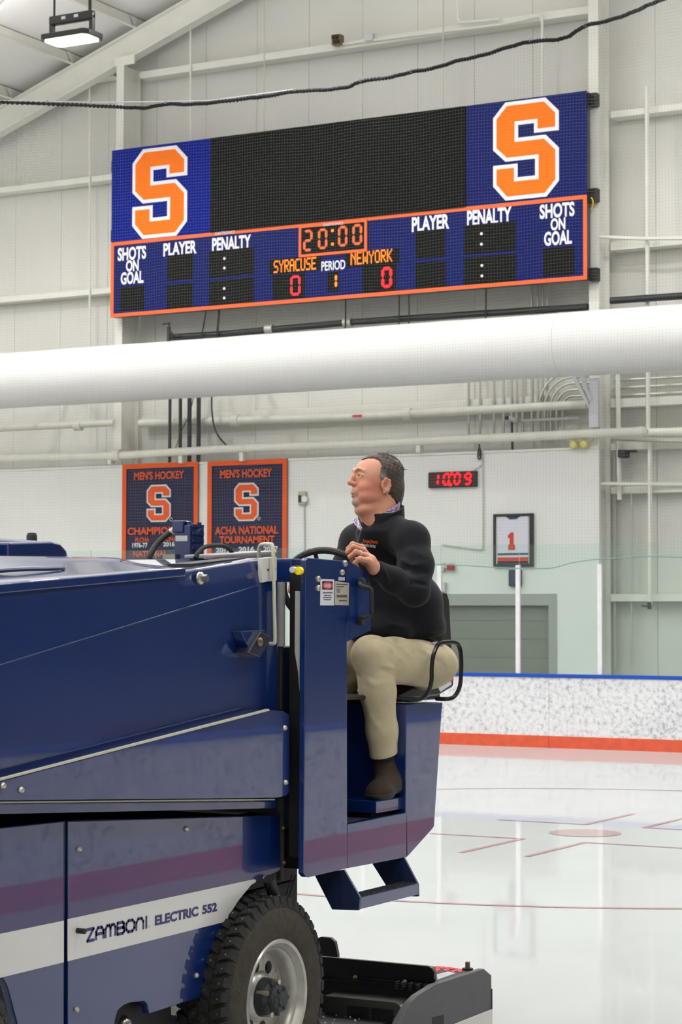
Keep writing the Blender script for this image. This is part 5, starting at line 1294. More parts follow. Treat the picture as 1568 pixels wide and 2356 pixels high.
# --- conditioner (blade sled) at the rear
CP = -3.97
cond = part(MB().px([(8.001, 0.299), (8.481, 0.294), (8.558, 0.255), (8.562, -0.005), (8.562, -0.062), (7.604, -0.031), (7.596, 0.057), (7.664, 0.191), (7.757, 0.253), (7.836, 0.278)], CP - .03, CP), 'conditioner', 'plate_grey', bevel=.003)
dk = [(8.005, 0.296), (8.481, 0.291)]
part(MB().box(-6.15, CP - .03, dk[0][0] + .06, dk[1][0], .06, dk[1][1] - .006), 'conditioner_deck', 'iron_dark', cond)
part(MB().px([(8.182, 0.105), (8.556, 0.107), (8.555, 0.012), (8.182, 0.013)], CP, CP + .006), 'white_board', 'strip_white', cond)
part(MB().px([(8.556, 0.196), (8.56, 0.196), (8.56, 0.091), (8.556, 0.092)], CP - .04, CP + .004), 'rear_edge', 'plate_grey', cond)
part(MB().px([(7.97, 0.167), (8.081, 0.161), (8.081, 0.078), (7.97, 0.097)], CP - .002, CP + .0006), 'slot', 'chassis_black', cond)
bp_ = [(-4.55, 8.08, 0.359), (-4.032, 8.08, 0.356), (-4.011, 8.08, 0.287), (-4.55, 8.08, 0.243)]
part(MB().py([(-5.053, 0.357), (-4.042, 0.359), (-4.022, 0.352), (-4.011, 0.336), (-4.011, 0.296), (-4.02, 0.284), (-4.032, 0.283), (-4.325, 0.28), (-4.605, 0.27), (-5.052, 0.257)], 8.07, 8.09), 'tow_beam', 'black_gloss', cond, bevel=.002)
part(MB().py([(-5.052, 0.257), (-4.605, 0.27), (-4.325, 0.28), (-4.032, 0.283), (-4.032, 0.28), (-4.325, 0.275), (-4.605, 0.264), (-5.052, 0.251)], 8.02, 8.08), 'beam_lip', 'black_gloss', cond)
for p in ((-4.389, 8.27, 0.283), (-4.15, 8.27, 0.284)):
    part(MB().lathe([(.001, -.012), (.007, -.01), (.0105, -.003), (.0105, .002)], (p[0], 8.07, p[2]), 'y', 12), 'beam_bolt', 'bolt', cond, smooth=True)
zd = dk[1][1] - .006
# red lettering, worn, on the deck
rd = MB(); A, B = (-4.154, 8.38, 0.29), (-4.046, 8.416, 0.29)
zz_ = zd + .002
pts = [[(-4.205, 8.478), (-4.2, 8.494), (-4.147, 8.405), (-4.132, 8.336)], [(-4.191, 8.486), (-4.163, 8.489), (-4.144, 8.433), (-4.162, 8.436)], [(-4.142, 8.421), (-4.137, 8.463), (-4.111, 8.426), (-4.107, 8.376)], [(-4.156, 8.492), (-4.111, 8.479), (-4.106, 8.442), (-4.132, 8.453)], [(-4.102, 8.418), (-4.089, 8.452), (-4.066, 8.413), (-4.071, 8.371)], [(-4.107, 8.481), (-4.069, 8.463), (-4.037, 8.391), (-4.053, 8.394)]]
for p in pts:
    rd.add([(a, b, zz_) for a, b in p], [tuple(range(len(p)))])
part(rd, 'worn_red_lettering', 'decal_red', cond)
pt2 = [(-4.104, 8.284), (-4.096, 8.378), (-4.047, 8.355), (-4.043, 8.169)]
part(MB().pz([(a, b) for a, b in pt2], zd, zd + .003), 'deck_plate', 'galv', cond)
bc = (-4.044, 8.469, 0.29)
part(MB().cyl((bc[0], bc[1], zd - .02), (bc[0], bc[1], zd + .035), .011, n=14), 'lock_pin', 'brass', cond, smooth=True)
part(MB().cyl((bc[0], bc[1], zd), (bc[0], bc[1], zd + .008), .024, n=14), 'pin_collar', 'chassis_black', cond, smooth=True)
# flap behind the tyre
part(MB().py([(-4.776, 0.296), (-4.772, 0.375), (-4.742, 0.387), (-4.692, 0.387), (-4.67, 0.371), (-4.656, 0.315), (-4.656, 0.296)], 8.39, 8.41), 'deflector_flap', 'plate_grey', cond)
# front tray below the beam: dirty deck, springs, louvred cover
part(MB().box(-5.9, -4.15, 7.6, 8.06, .06, .14), 'front_tray', 'iron_dark', cond)
for i, p in enumerate(((-4.161, 8.04, 0.289), (-4.131, 8.04, 0.288), (-4.098, 8.04, 0.287), (-4.061, 8.04, 0.287), (-4.024, 8.04, 0.286))):
    part(MB().tube([(p[0] + .009 * math.cos(k * .9), 8.02 + .009 * math.sin(k * .9), p[2] - .03 + k * .0012) for k in range(30)], .003, 5), 'spring', 'iron_dark', cond, smooth=True)
part(MB().px([(7.968, 0.123), (8.088, 0.206), (8.191, 0.208), (8.068, 0.127)], -4.17, -4.14), 'side_gusset', 'chassis_black', cond)
lv0, lv1 = (-4.35, 7.933, 0.139), (-4.35, 8.457, 0.111)
gb = [(-4.465, 0.221), (-4.12, 0.223), (-4.059, 0.185), (-4.089, 0.056), (-4.465, 0.055)]
part(MB().py(gb, 7.93, 8.06), 'louvre_cover', 'grille', cond, bevel=.006)
lx0, lx1 = (-4.349, 7.93, 0.158)[0], (-4.13, 7.93, 0.178)[0]
lzt = (-4.244, 7.93, 0.19)[2]
for i in range(8):
    part(MB().box(lx0, lx0 + (lx1 - lx0) * .47, 7.922, 7.932, lzt - .012 * i - .006, lzt - .012 * i), 'louvre', 'chassis_black', cond)
    part(MB().box(lx0 + (lx1 - lx0) * .53, lx1, 7.922, 7.932, lzt - .012 * i - .006, lzt - .012 * i), 'louvre', 'chassis_black', cond)
part(MB().tube([(-4.08, 7.9, 0.22), (-4.059, 7.9, 0.19)], .008, 8), 'rubber_latch', 'strip_white', cond)
ck = MB(); rng = random.Random(3)
for i in range(140):
    x = rng.uniform(-5.0, -4.2); y = rng.uniform(7.55, 8.0); s = rng.uniform(.002, .007)
    ck.ball((x, y, .142), s, 6)
cko = part(ck, 'snow_crumbs', 'strip_white', cond); cko['kind'] = 'stuff'

# ================================================================== the driver
import openvdb as vdb

class Field:
    """Signed distance field on a grid; shapes blend smoothly into one continuous surface."""
    def __init__(s, lo, hi, h):
        s.lo = np.array(lo, float); s.h = h
        s.n = np.ceil((np.array(hi) - s.lo) / h).astype(int) + 1
        s.a = np.full(s.n, .08, np.float32)
    def win(s, lo, hi):
        i0 = np.clip(np.floor((np.array(lo) - s.lo) / s.h).astype(int), 0, s.n - 1)
        i1 = np.clip(np.ceil((np.array(hi) - s.lo) / s.h).astype(int) + 1, 1, s.n)
        sl = tuple(slice(int(a), int(b)) for a, b in zip(i0, i1))
        ax = [(s.lo[k] + s.h * np.arange(i0[k], i1[k])).astype(np.float32) for k in range(3)]
        return sl, np.meshgrid(*ax, indexing='ij', sparse=True)
    def put(s, d, sl, k, sub):
        a = s.a[sl]
        if sub:
            d = -d; hh = np.clip(.5 + .5 * (d - a) / k, 0, 1)
            s.a[sl] = a * (1 - hh) + d * hh + k * hh * (1 - hh)
        else:
            hh = np.clip(.5 + .5 * (d - a) / k, 0, 1)
            s.a[sl] = d * (1 - hh) + a * hh - k * hh * (1 - hh)
    def cone(s, a, b, ra, rb=None, k=.02, sub=False):
        rb = ra if rb is None else rb
        a = np.array(a, float); b = np.array(b, float); m = max(ra, rb) + k + .03
        sl, (X, Y, Z) = s.win(np.minimum(a, b) - m, np.maximum(a, b) + m)
        d = b - a; L2 = max(1e-9, d @ d)
        t = np.clip(((X - a[0]) * d[0] + (Y - a[1]) * d[1] + (Z - a[2]) * d[2]) / L2, 0, 1)
        q = np.sqrt((X - a[0] - t * d[0]) ** 2 + (Y - a[1] - t * d[1]) ** 2 + (Z - a[2] - t * d[2]) ** 2) - (ra + (rb - ra) * t)
        s.put(q.astype(np.float32), sl, k, sub); return s
    def path(s, pts, rs, k=.02, sub=False):
        for i in range(len(pts) - 1): s.cone(pts[i], pts[i + 1], rs[i], rs[i + 1], k, sub)
        return s
    def ell(s, c, rad, fr, k=.02, sub=False):
        c = np.array(c, float); m = max(rad) + k + .03
        sl, (X, Y, Z) = s.win(c - m, c + m)
        X = X - c[0]; Y = Y - c[1]; Z = Z - c[2]
        u = [(X * fr[i][0] + Y * fr[i][1] + Z * fr[i][2]) for i in range(3)]
        k0 = np.sqrt(sum((u[i] / rad[i]) ** 2 for i in range(3))) + 1e-6
        k1 = np.sqrt(sum((u[i] / rad[i] ** 2) ** 2 for i in range(3))) + 1e-6
        s.put((k0 * (k0 - 1) / k1).astype(np.float32), sl, k, sub); return s
    def fold(s, pts, amp, r):
        """a soft crease (amp < 0) or ridge (amp > 0) along a line, fading at its ends"""
        P = np.array(pts, float); m = 3 * r
        sl, (X, Y, Z) = s.win(P.min(0) - m, P.max(0) + m)
        acc = None; n = len(P) - 1
        for i in range(n):
            a, b = P[i], P[i + 1]; d = b - a; L2 = max(1e-9, d @ d)
            t = np.clip(((X - a[0]) * d[0] + (Y - a[1]) * d[1] + (Z - a[2]) * d[2]) / L2, 0, 1)
            q = ((X - a[0] - t * d[0]) ** 2 + (Y - a[1] - t * d[1]) ** 2 + (Z - a[2] - t * d[2]) ** 2) / (r * r)
            u = (i + t) / n
            v = np.exp(-q) * np.clip(np.sin(np.pi * np.clip(u, .02, .98)) * 1.6, 0, 1)
            acc = v if acc is None else np.maximum(acc, v)
        s.a[sl] = (s.a[sl] - amp * acc).astype(np.float32); return s
    def cut(s, p, n, k=.006):
        """keep the side of the plane opposite to n"""
        n = np.array(n, float); n /= np.linalg.norm(n); p = np.array(p, float)
        sl, (X, Y, Z) = s.win(s.lo, s.lo + s.h * s.n)
        d = ((X - p[0]) * n[0] + (Y - p[1]) * n[1] + (Z - p[2]) * n[2]).astype(np.float32)
        a = s.a; hh = np.clip(.5 + .5 * (d - a) / k, 0, 1); s.a = (a * (1 - hh) + d * hh + k * hh * (1 - hh)).astype(np.float32); return s
    def mesh(s, name, m, parent=None, base=None, relax=1, disp=None):
        g = vdb.FloatGrid(background=.08); bw = s.h * 4
        g.copyFromArray(np.clip(s.a, -bw, bw).astype(np.float32))
        p, q = g.convertToQuads(0.0)
        p = p * s.h + s.lo
        q = q[:, ::-1]
        if disp is not None: p = disp(p)
        for _ in range(relax):                                   # light smoothing
            acc = np.zeros_like(p); cnt = np.zeros(len(p))
            for i in range(4):
                a, b = q[:, i], q[:, (i + 1) % 4]
                for c in range(3):
                    acc[:, c] += np.bincount(a, p[b, c], len(p)) + np.bincount(b, p[a, c], len(p))
                cnt += np.bincount(a, minlength=len(p)) + np.bincount(b, minlength=len(p))
            p = p * .5 + acc / np.maximum(cnt, 1)[:, None] * .5
        off = np.array(base) if base is not None else (np.array(origin_of(parent)) if parent else np.zeros(3))
        me = bpy.data.meshes.new(name)
        me.vertices.add(len(p)); me.vertices.foreach_set('co', (p - off).astype(np.float32).ravel())
        me.loops.add(q.size); me.loops.foreach_set('vertex_index', q.astype(np.int32).ravel())
        me.polygons.add(len(q)); me.polygons.foreach_set('loop_start', np.arange(0, q.size, 4, dtype=np.int32))
        me.polygons.foreach_set('use_smooth', np.ones(len(q), bool))
        me.update(calc_edges=True); me.validate()
        me.materials.append(m)
        o = bpy.data.objects.new(name, me); COL.objects.link(o)
        if parent: o.parent = parent
        if base is not None: o.location = base
        o_pts = p
        return o, o_pts
def tint(o, cols):
    at = o.data.color_attributes.new('tint', 'FLOAT_COLOR', 'POINT')
    c = np.ones((len(cols), 4), np.float32); c[:, :3] = cols
    at.data.foreach_set('color', c.ravel())
def tinted(name, rough, sheen=0.0, bump=0.0, bscale=200, sss=0.0, spec=.5):
    m = mat(name, (200, 200, 200), rough, bump=bump, bscale=bscale, sheen=sheen, spec=spec)
    N = m.node_tree.nodes; at = N.new('ShaderNodeVertexColor'); at.layer_name = 'tint'
    m.node_tree.links.new(at.outputs['Color'], N['Principled BSDF'].inputs['Base Color'])
    if sss:
        N['Principled BSDF'].inputs['Subsurface Weight'].default_value = sss
        N['Principled BSDF'].inputs['Subsurface Radius'].default_value = (.01, .004, .002)
        N['Principled BSDF'].inputs['Subsurface Scale'].default_value = .4
    return m
M['skin'] = tinted('skin', .45, bump=.12, bscale=320, sss=.12, spec=.45)
M['hair'] = tinted('hair', .55, bump=.35, bscale=110)
M['fleece'] = mat('fleece', (13, 15, 21), .8, sheen=.05, bump=.15, bscale=500, spec=.25)
M['chino'] = mat('chino', (190, 177, 146), .85, noise=.04, nscale=30, bump=.12, bscale=420, spec=.2)
M['sock'] = mat('sock', (44, 42, 44), .9, bump=.3, bscale=300)
M['suede'] = mat('suede', (52, 37, 26), .85, noise=.2, nscale=30, bump=.2, bscale=300)
M['sole'] = mat('sole', (42, 41, 38), .7)
M['eye_white'] = mat('eye_white', (205, 196, 190), .2)
M['iris'] = mat('iris', (40, 30, 26), .1)
def plaid():
    m = mat('plaid_shirt', (190, 190, 205), .8)
    N = m.node_tree.nodes; L = m.node_tree.links
    tc = N.new('ShaderNodeTexCoord'); ck = N.new('ShaderNodeTexChecker'); ck.inputs['Scale'].default_value = 150
    ck.inputs['Color1'].default_value = lin((205, 206, 222)); ck.inputs['Color2'].default_value = lin((96, 90, 140))
    n = N.new('ShaderNodeTexNoise'); n.inputs['Scale'].default_value = 60
    mx = N.new('ShaderNodeMixRGB'); mx.inputs['Color2'].default_value = lin((170, 90, 120)); 
    r = N.new('ShaderNodeValToRGB'); r.color_ramp.elements[0].position = .52; r.color_ramp.elements[1].position = .6
    L.new(tc.outputs['Object'], ck.inputs['Vector']); L.new(tc.outputs['Object'], n.inputs['Vector'])
    L.new(n.outputs['Fac'], r.inputs['Fac']); L.new(r.outputs['Color'], mx.inputs['Fac']); L.new(ck.outputs['Color'], mx.inputs['Color1'])
    L.new(mx.outputs['Color'], N['Principled BSDF'].inputs['Base Color'])
    return m
M['plaid'] = plaid()

BF = (-.226, -.974, 0); BLft = (.974, -.226, 0); UP = (0, 0, 1)
BODY = (BF, BLft, UP)
HD = np.array((-.630, -.777, 0)); HL = np.array((.777, -.630, 0)); HU = np.array((0, 0, 1.0))
HC = np.array((-4.279, 8.048, 2.404))
def hp(f, l, u): return HC + HD * f + HL * l + HU * u
HFR = (HD, HL, HU)
def hrot(pitch, yaw=0):
    """head frame pitched about the ear axis"""
    c, s_ = math.cos(math.radians(pitch)), math.sin(math.radians(pitch))
    return (HD * c + HU * s_, HL, HU * c - HD * s_)

shR, shL = (-4.451, 8.195, 2.168), (-4.094, 8.015, 2.164)
elL, wrL = (-4.031, 7.925, 1.946), (-4.099, 7.699, 2.036)
elR, wrR = (-4.486, 8.061, 1.964), (-4.4, 7.696, 1.973)
neck0 = (-4.297, 8.093, 2.251)

# ---- body: head, neck, trunk, arms and hands as one surface
B = Field((-4.78, 7.30, 1.60), (-3.86, 8.62, 2.66), .0029)
# trunk under the clothes
B.ell((-4.26, 8.228, 1.826), (.12, .155, .085), BODY, .03)
B.ell((-4.263, 8.21, 1.912), (.14, .165, .15), BODY, .04)
B.ell((-4.287, 8.165, 2.083), (.105, .16, .15), BODY, .04)
B.cone(shR, shL, .05, .05, .04)
B.cone(hp(-.022, 0, -.16), (-4.312, 8.122, 2.186), .068, .08, .03)
for sh, el, wr in ((shL, elL, wrL), (shR, elR, wrR)):
    B.cone(sh, el, .048, .040, .02); B.cone(el, wr, .040, .026, .015)
# neck
B.cone(hp(-.030, 0, -.055), hp(-.026, 0, -.165), .062, .070, .02)
B.ell(hp(.035, 0, -.098), (.062, .052, .028), hrot(-12), .02)          # soft under-chin
B.cone(hp(.045, 0, -.105), hp(.010, 0, -.165), .040, .048, .03)
# skull and face masses
B.ell(hp(-.012, 0, .052), (.104, .077, .083), HFR, .015)
B.ell(hp(.030, 0, .022), (.072, .068, .092), hrot(4), .02)
B.ell(hp(.030, 0, -.050), (.072, .064, .046), hrot(-4), .02)
for s in (-1, 1):
    B.ell(hp(.064, s * .034, -.012), (.034, .031, .032), HFR, .016)     # cheeks
    B.ell(hp(.060, s * .040, -.048), (.034, .026, .026), HFR, .014)     # jowls
    B.path([hp(.1005, s * .010, .064), hp(.0945, s * .028, .069), hp(.078, s * .048, .061)], [.006, .0055, .0045], .010)   # brow
    B.ell(hp(.104, s * .030, .044), (.016, .017, .011), HFR, .008, True)                      # eye socket
    B.ell(hp(.076, s * .031, .042), (.0135, .0150, .0125), HFR, .004)    # eyeball mass under the lids
    B.path([hp(.0890, s * .016, .0445), hp(.0925, s * .030, .0490), hp(.084, s * .047, .0425)], [.0035, .0055, .004], .003)  # upper lid
    B.path([hp(.0885, s * .017, .0365), hp(.0905, s * .031, .0325), hp(.083, s * .046, .0365)], [.003, .0042, .003], .003)   # lower lid
    B.ell(hp(.1085, s * .0125, .006), (.0125, .0085, .0085), HFR, .005)  # nostril wing
    B.cone(hp(.112, s * .006, -.0015), hp(.110, s * .007, .004), .0035, .003, .002, True)
# nose
B.path([hp(.100, 0, .056), hp(.108, 0, .036), hp(.1215, 0, .013)], [.0085, .0095, .0125], .009)
B.ell(hp(.1235, 0, .010), (.0105, .0125, .0100), HFR, .006)
# mouth
B.ell(hp(.094, 0, -.028), (.022, .030, .024), HFR, .012)
B.path([hp(.101, -.021, -.0385), hp(.1125, -.007, -.0335), hp(.1125, .007, -.0335), hp(.101, .021, -.0385)], [.003, .0048, .0048, .003], .004)
B.path([hp(.100, -.020, -.0425), hp(.1100, 0, -.0470), hp(.100, .020, -.0425)], [.0035, .0066, .0035], .004)
B.path([hp(.106, -.024, -.0405), hp(.1175, 0, -.0402), hp(.106, .024, -.0405)], [.0018, .0022, .0018], .003, True)
B.cone(hp(.116, -.008, -.058), hp(.116, .008, -.058), .004, .004, .008, True)
# chin
B.ell(hp(.091, 0, -.073), (.022, .026, .019), HFR, .014)
# ears
for s in (-1, 1):
    er = (HD * math.cos(.3) + HL * s * -.25, HL * s, HU * .97 + HD * -.18)
    B.ell(hp(-.013, s * .077, -.004), (.021, .0085, .032), (er[0] / np.linalg.norm(er[0]), er[1], er[2] / np.linalg.norm(er[2])), .006)
    B.path([hp(.004, s * .078, .010), hp(-.008, s * .084, .028), hp(-.026, s * .085, .019), hp(-.030, s * .083, -.004), hp(-.019, s * .080, -.024), hp(-.004, s * .076, -.033)], [.004, .0048, .005, .0048, .0055, .0062], .004)
    B.ell(hp(-.010, s * .0865, -.003), (.0105, .009, .016), HFR, .004, True)
    B.cone(hp(.007, s * .078, -.002), hp(.005, s * .079, -.012), .005, .004, .004)
# left hand: palm, four bent fingers and thumb closed over the wheel rim
def hand(wr, kn, fingers, thumb, k=.0035):
    mid = np.mean([np.array(q) for q in kn], 0)
    B.cone(wr, np.array(wr) * .5 + mid * .5, .0265, .029, .012)
    for q in kn:
        B.cone(np.array(wr) * .62 + np.array(q) * .38, q, .0165, .0125, .010)
    for f in fingers:
        B.path(f, [.0118, .0112, .0098, .0088][:len(f)], k)
        B.ell(f[1], (.0122, .0122, .0122), BODY, .003)
    B.path(thumb, [.0165, .0125, .0105], .008)
kn = [(-4.152, 7.682, 2.126), (-4.131, 7.663, 2.111), (-4.115, 7.647, 2.09), (-4.099, 7.638, 2.069)]
fing = [[kn[0], (-4.17, 7.637, 2.137), (-4.19, 7.633, 2.118), (-4.194, 7.666, 2.097)],
        [kn[1], (-4.152, 7.608, 2.125), (-4.176, 7.601, 2.104), (-4.184, 7.644, 2.08)],
        [kn[2], (-4.131, 7.592, 2.103), (-4.157, 7.59, 2.084), (-4.167, 7.632, 2.062)],
        [kn[3], (-4.113, 7.592, 2.075), (-4.135, 7.592, 2.059), (-4.145, 7.628, 2.042)]]
hand(wrL, kn, fing, [(-4.132, 7.714, 2.067), (-4.174, 7.724, 2.068), (-4.198, 7.711, 2.075)])
# right hand on the far side of the wheel, behind the tower
rk = [np.array(wrR) + np.array(v) for v in ((-.045, -.085, .03), (-.02, -.095, .03), (.005, -.095, .02), (.03, -.085, .01))]
hand(wrR, rk, [[q, q + np.array((.01, -.035, -.005)), q + np.array((.02, -.03, -.035)), q + np.array((.02, -.005, -.04))] for q in rk], [np.array(wrR) + np.array(v) for v in ((-.03, -.04, .0), (-.05, -.08, -.01), (-.04, -.105, -.03))])
person, bp_pts = B.mesh('person', M['skin'], base=(-4.33, 8.2, 1.5), relax=1)
tag(person, 'driver in black quarter-zip pullover and khaki trousers, seated at the wheel looking left', 'person')
# skin tone varies over the face; the ear hollows carry painted shade
loc = bp_pts - HC
cf, cl, cu = loc @ HD, loc @ HL, loc @ HU
base_c = np.array(lin((208, 148, 120))[:3]); red = np.array(lin((200, 114, 100))[:3]); grey = np.array(lin((158, 138, 128))[:3]); lip = np.array(lin((176, 104, 98))[:3]); neckc = np.array(lin((196, 136, 106))[:3]); handc = np.array(lin((212, 160, 132))[:3])
cols = np.tile(base_c, (len(bp_pts), 1))
def blend(mask, c):
    global cols
    cols = cols * (1 - mask[:, None]) + c * mask[:, None]
def g(f, l, u, r): return np.exp(-((cf - f) ** 2 + (np.abs(cl) - l) ** 2 + (cu - u) ** 2) / (2 * r * r))
blend(np.clip((-.085 - cu) / .03, 0, 1) * (cu > -.3), neckc)
blend(np.clip(g(.07, .045, -.012, .024) * .8, 0, 1), red)
blend(np.clip(g(.045, .062, -.03, .03) * .55, 0, 1), red)
blend(np.clip(g(.122, 0, .012, .014) * .8, 0, 1), red)
jit = (np.sin(bp_pts[:, 0] * 900) * np.sin(bp_pts[:, 1] * 850) * np.sin(bp_pts[:, 2] * 940)) * .25 + .8
chin = np.clip(1 - np.sqrt(((cf - .095) / .05) ** 2 + (cl / .036) ** 2 + ((cu + .074) / .026) ** 2), 0, 1) * 2.6
tash = np.clip(1 - np.sqrt(((cf - .105) / .04) ** 2 + (cl / .034) ** 2 + ((cu + .0235) / .0105) ** 2), 0, 1) * 2.0
side = np.clip(1 - np.sqrt(((cf - .095) / .03) ** 2 + ((np.abs(cl) - .031) / .009) ** 2 + ((cu + .045) / .03) ** 2), 0, 1) * 1.6
blend(np.clip(np.maximum(np.maximum(chin, tash * .8), side * .35) * jit, 0, .8), grey)
lipm = np.clip(1 - np.sqrt(((cf - .108) / .02) ** 2 + (cl / .023) ** 2 + ((cu + .041) / .0095) ** 2), 0, 1) * 2
blend(np.clip(lipm, 0, .9), lip)
brow = np.clip(1 - np.sqrt(((cf - .098) / .022) ** 2 + ((np.abs(cl) - .030) / .023) ** 2 + ((cu - .0665 + (np.abs(cl) - .03) * .1) / .0065) ** 2), 0, 1) * 1.3
blend(np.clip(np.exp(-(((cf + .009) / .010) ** 2 + ((np.abs(cl) - .079) / .008) ** 2 + ((cu + .002) / .014) ** 2)) * .6, 0, 1), np.array(lin((168, 92, 76))[:3]))  # darker red painted into the ear hollow, standing in for its shade
blend(np.clip(brow * 1.4, 0, .55), np.array(lin((120, 84, 66))[:3]))
tint(person, cols)
for s in (-1, 1):
    c = hp(.0795, s * .031, .0412)
    ey = MB().ball(c, .0142, 20).build('eyeball', M['eye_white'], person, smooth=True)
    ic = c + (HD * .95 + HL * (-.12)) / 1.0 * .0118
    MB().ball(ic, .0056, 12).build('iris', M['iris'], ey, smooth=True)
# ---- hair
H = Field(hp(-.02, 0, .02) - .2, hp(-.02, 0, .02) + .2, .0026)
H.ell(hp(-.016, 0, .056), (.110, .0825, .0875), HFR, .02)
H.ell(hp(-.055, 0, -.012), (.064, .069, .072), HFR, .03)
H.cone(hp(-.070, 0, -.02), hp(-.078, 0, -.085), .052, .036, .03)
for s in (-1, 1):
    H.cone(hp(.004, s * .0715, .03), hp(-.001, s * .0725, -.004), .012, .008, .01)
sl, (X, Y, Z) = H.win(H.lo, H.lo + H.h * H.n)
f_ = (X - HC[0]) * HD[0] + (Y - HC[1]) * HD[1] + (Z - HC[2]) * HD[2] * 0
l_ = np.abs((X - HC[0]) * HL[0] + (Y - HC[1]) * HL[1])
u_ = Z - HC[2] + 0 * X
hairline = np.where(u_ > .075, .070 - 1.15 * np.clip(l_ - .006, 0, 1) - .0 * u_, .012)
hairline = np.where(u_ > .075, np.maximum(hairline, .004 + .0 * u_), .014 - np.clip(.03 - u_, 0, .2) * .25)
hairline = np.where(u_ < .012, np.where(u_ < -.02, -.034, -.001 - (.012 - u_) * .2), hairline)
ear = np.sqrt(((f_ + .011) / .026) ** 2 + ((u_ + .006) / .036) ** 2) - 1
wob = .0022 * np.sin(u_ * 130 + l_ * 70) + .0016 * np.sin(l_ * 240 + f_ * 120)
H.a = np.maximum(H.a, (f_ - hairline + wob).astype(np.float32))
H.a = np.maximum(H.a, (-ear * .02 - np.where(l_ > .055, 0, .05)).astype(np.float32))
H.a = np.maximum(H.a, (-.082 - u_).astype(np.float32) + 0 * H.a)
H.a = H.a + (.0009 * np.sin(f_ * 300 + u_ * 90 + 2 * np.sin(l_ * 60)) + .0006 * np.sin(f_ * 90 - u_ * 300 + l_ * 200)).astype(np.float32)
hair, hpts = H.mesh('hair', M['hair'], person, relax=1)
q = hpts - HC; hf, hl, hu = q @ HD, np.abs(q @ HL), q @ HU
hc = np.tile(np.array(lin((66, 54, 46))[:3]), (len(hpts), 1))
w_ = np.clip(1.2 - np.sqrt(((hf - .004) / .022) ** 2 + ((hu - .022) / .04) ** 2), 0, 1) * (hl > .04)
hc = hc * (1 - w_[:, None] * .8) + np.array(lin((150, 142, 138))[:3]) * w_[:, None] * .8
w2_ = np.clip((hu - .10) / .05, 0, 1) * .5
hc = hc * (1 - w2_[:, None]) + np.array(lin((92, 76, 64))[:3]) * w2_[:, None]
tint(hair, hc)
rng = random.Random(11)
wisp = MB()
for i in range(150):                                           # loose strands lying along the crown
    f0 = rng.uniform(-.11, .012); l0 = rng.uniform(-.06, .07)
    q0 = 1 - ((f0 + .016) / .112) ** 2 - (l0 / .084) ** 2
    if q0 < .12: continue
    pts = []; d = rng.uniform(.018, .04); sw = rng.uniform(-.008, .008); lift = rng.uniform(.0005, .004) if i % 9 else .010
    for k in range(6):
        t = k / 5
        f1 = f0 - d * t; l1 = l0 + sw * t * t
        q1 = max(.03, 1 - ((f1 + .016) / .111) ** 2 - (l1 / .083) ** 2)
        pts.append(hp(f1, l1, .056 + .0885 * math.sqrt(q1) - .001 + lift * t * t))
    wisp.tube(pts, [.0011, .0010, .0009, .0008, .0006, .0003], 4)
p0 = hp(-.033, .03, .135)
wisp.tube([p0, hp(-.038, .03, .145), hp(-.043, .031, .151), hp(-.052, .032, .157)], [.0016, .0013, .0009, .0004], 4)
wo = wisp.build('hair_strands', M['hair'], person, smooth=True); tint(wo, np.tile(np.array(lin((70, 58, 50))[:3]), (len(wo.data.vertices), 1))); wo['kind'] = 'stuff'

# ---- pullover
J = Field((-4.80, 7.35, 1.52), (-3.84, 8.72, 2.42), .0046)
J.ell((-4.257, 8.278, 1.786), (.160, .195, .105), BODY, .03)
J.ell((-4.289, 8.112, 1.775), (.13, .16, .075), BODY, .04)
J.ell((-4.258, 8.237, 1.893), (.176, .198, .160), BODY, .05)
J.ell((-4.28, 8.18, 2.083), (.148, .192, .165), BODY, .05)
J.cone(shR, shL, .070, .072, .05)
J.cone((-4.314, 8.118, 2.243), (-4.292, 8.134, 2.167), .072, .11, .04)
J.cone((-4.306, 8.11, 2.256), shL, .058, .066, .05); J.cone((-4.306, 8.11, 2.256), shR, .058, .066, .05)
J.path([shL, (-4.052, 7.976, 2.057), elL], [.075, .076, .066], .025)
J.path([elL, (-4.07, 7.809, 1.992), (-4.097, 7.718, 2.031)], [.062, .054, .040], .02)
J.path([shR, elR], [.072, .060], .025); J.path([elR, np.array(elR) * .25 + np.array(wrR) * .75], [.058, .042], .02)
J.path([(-4.101, 7.709, 2.049), (-4.103, 7.698, 2.012)], [.012, .012], .012)        # cuff roll
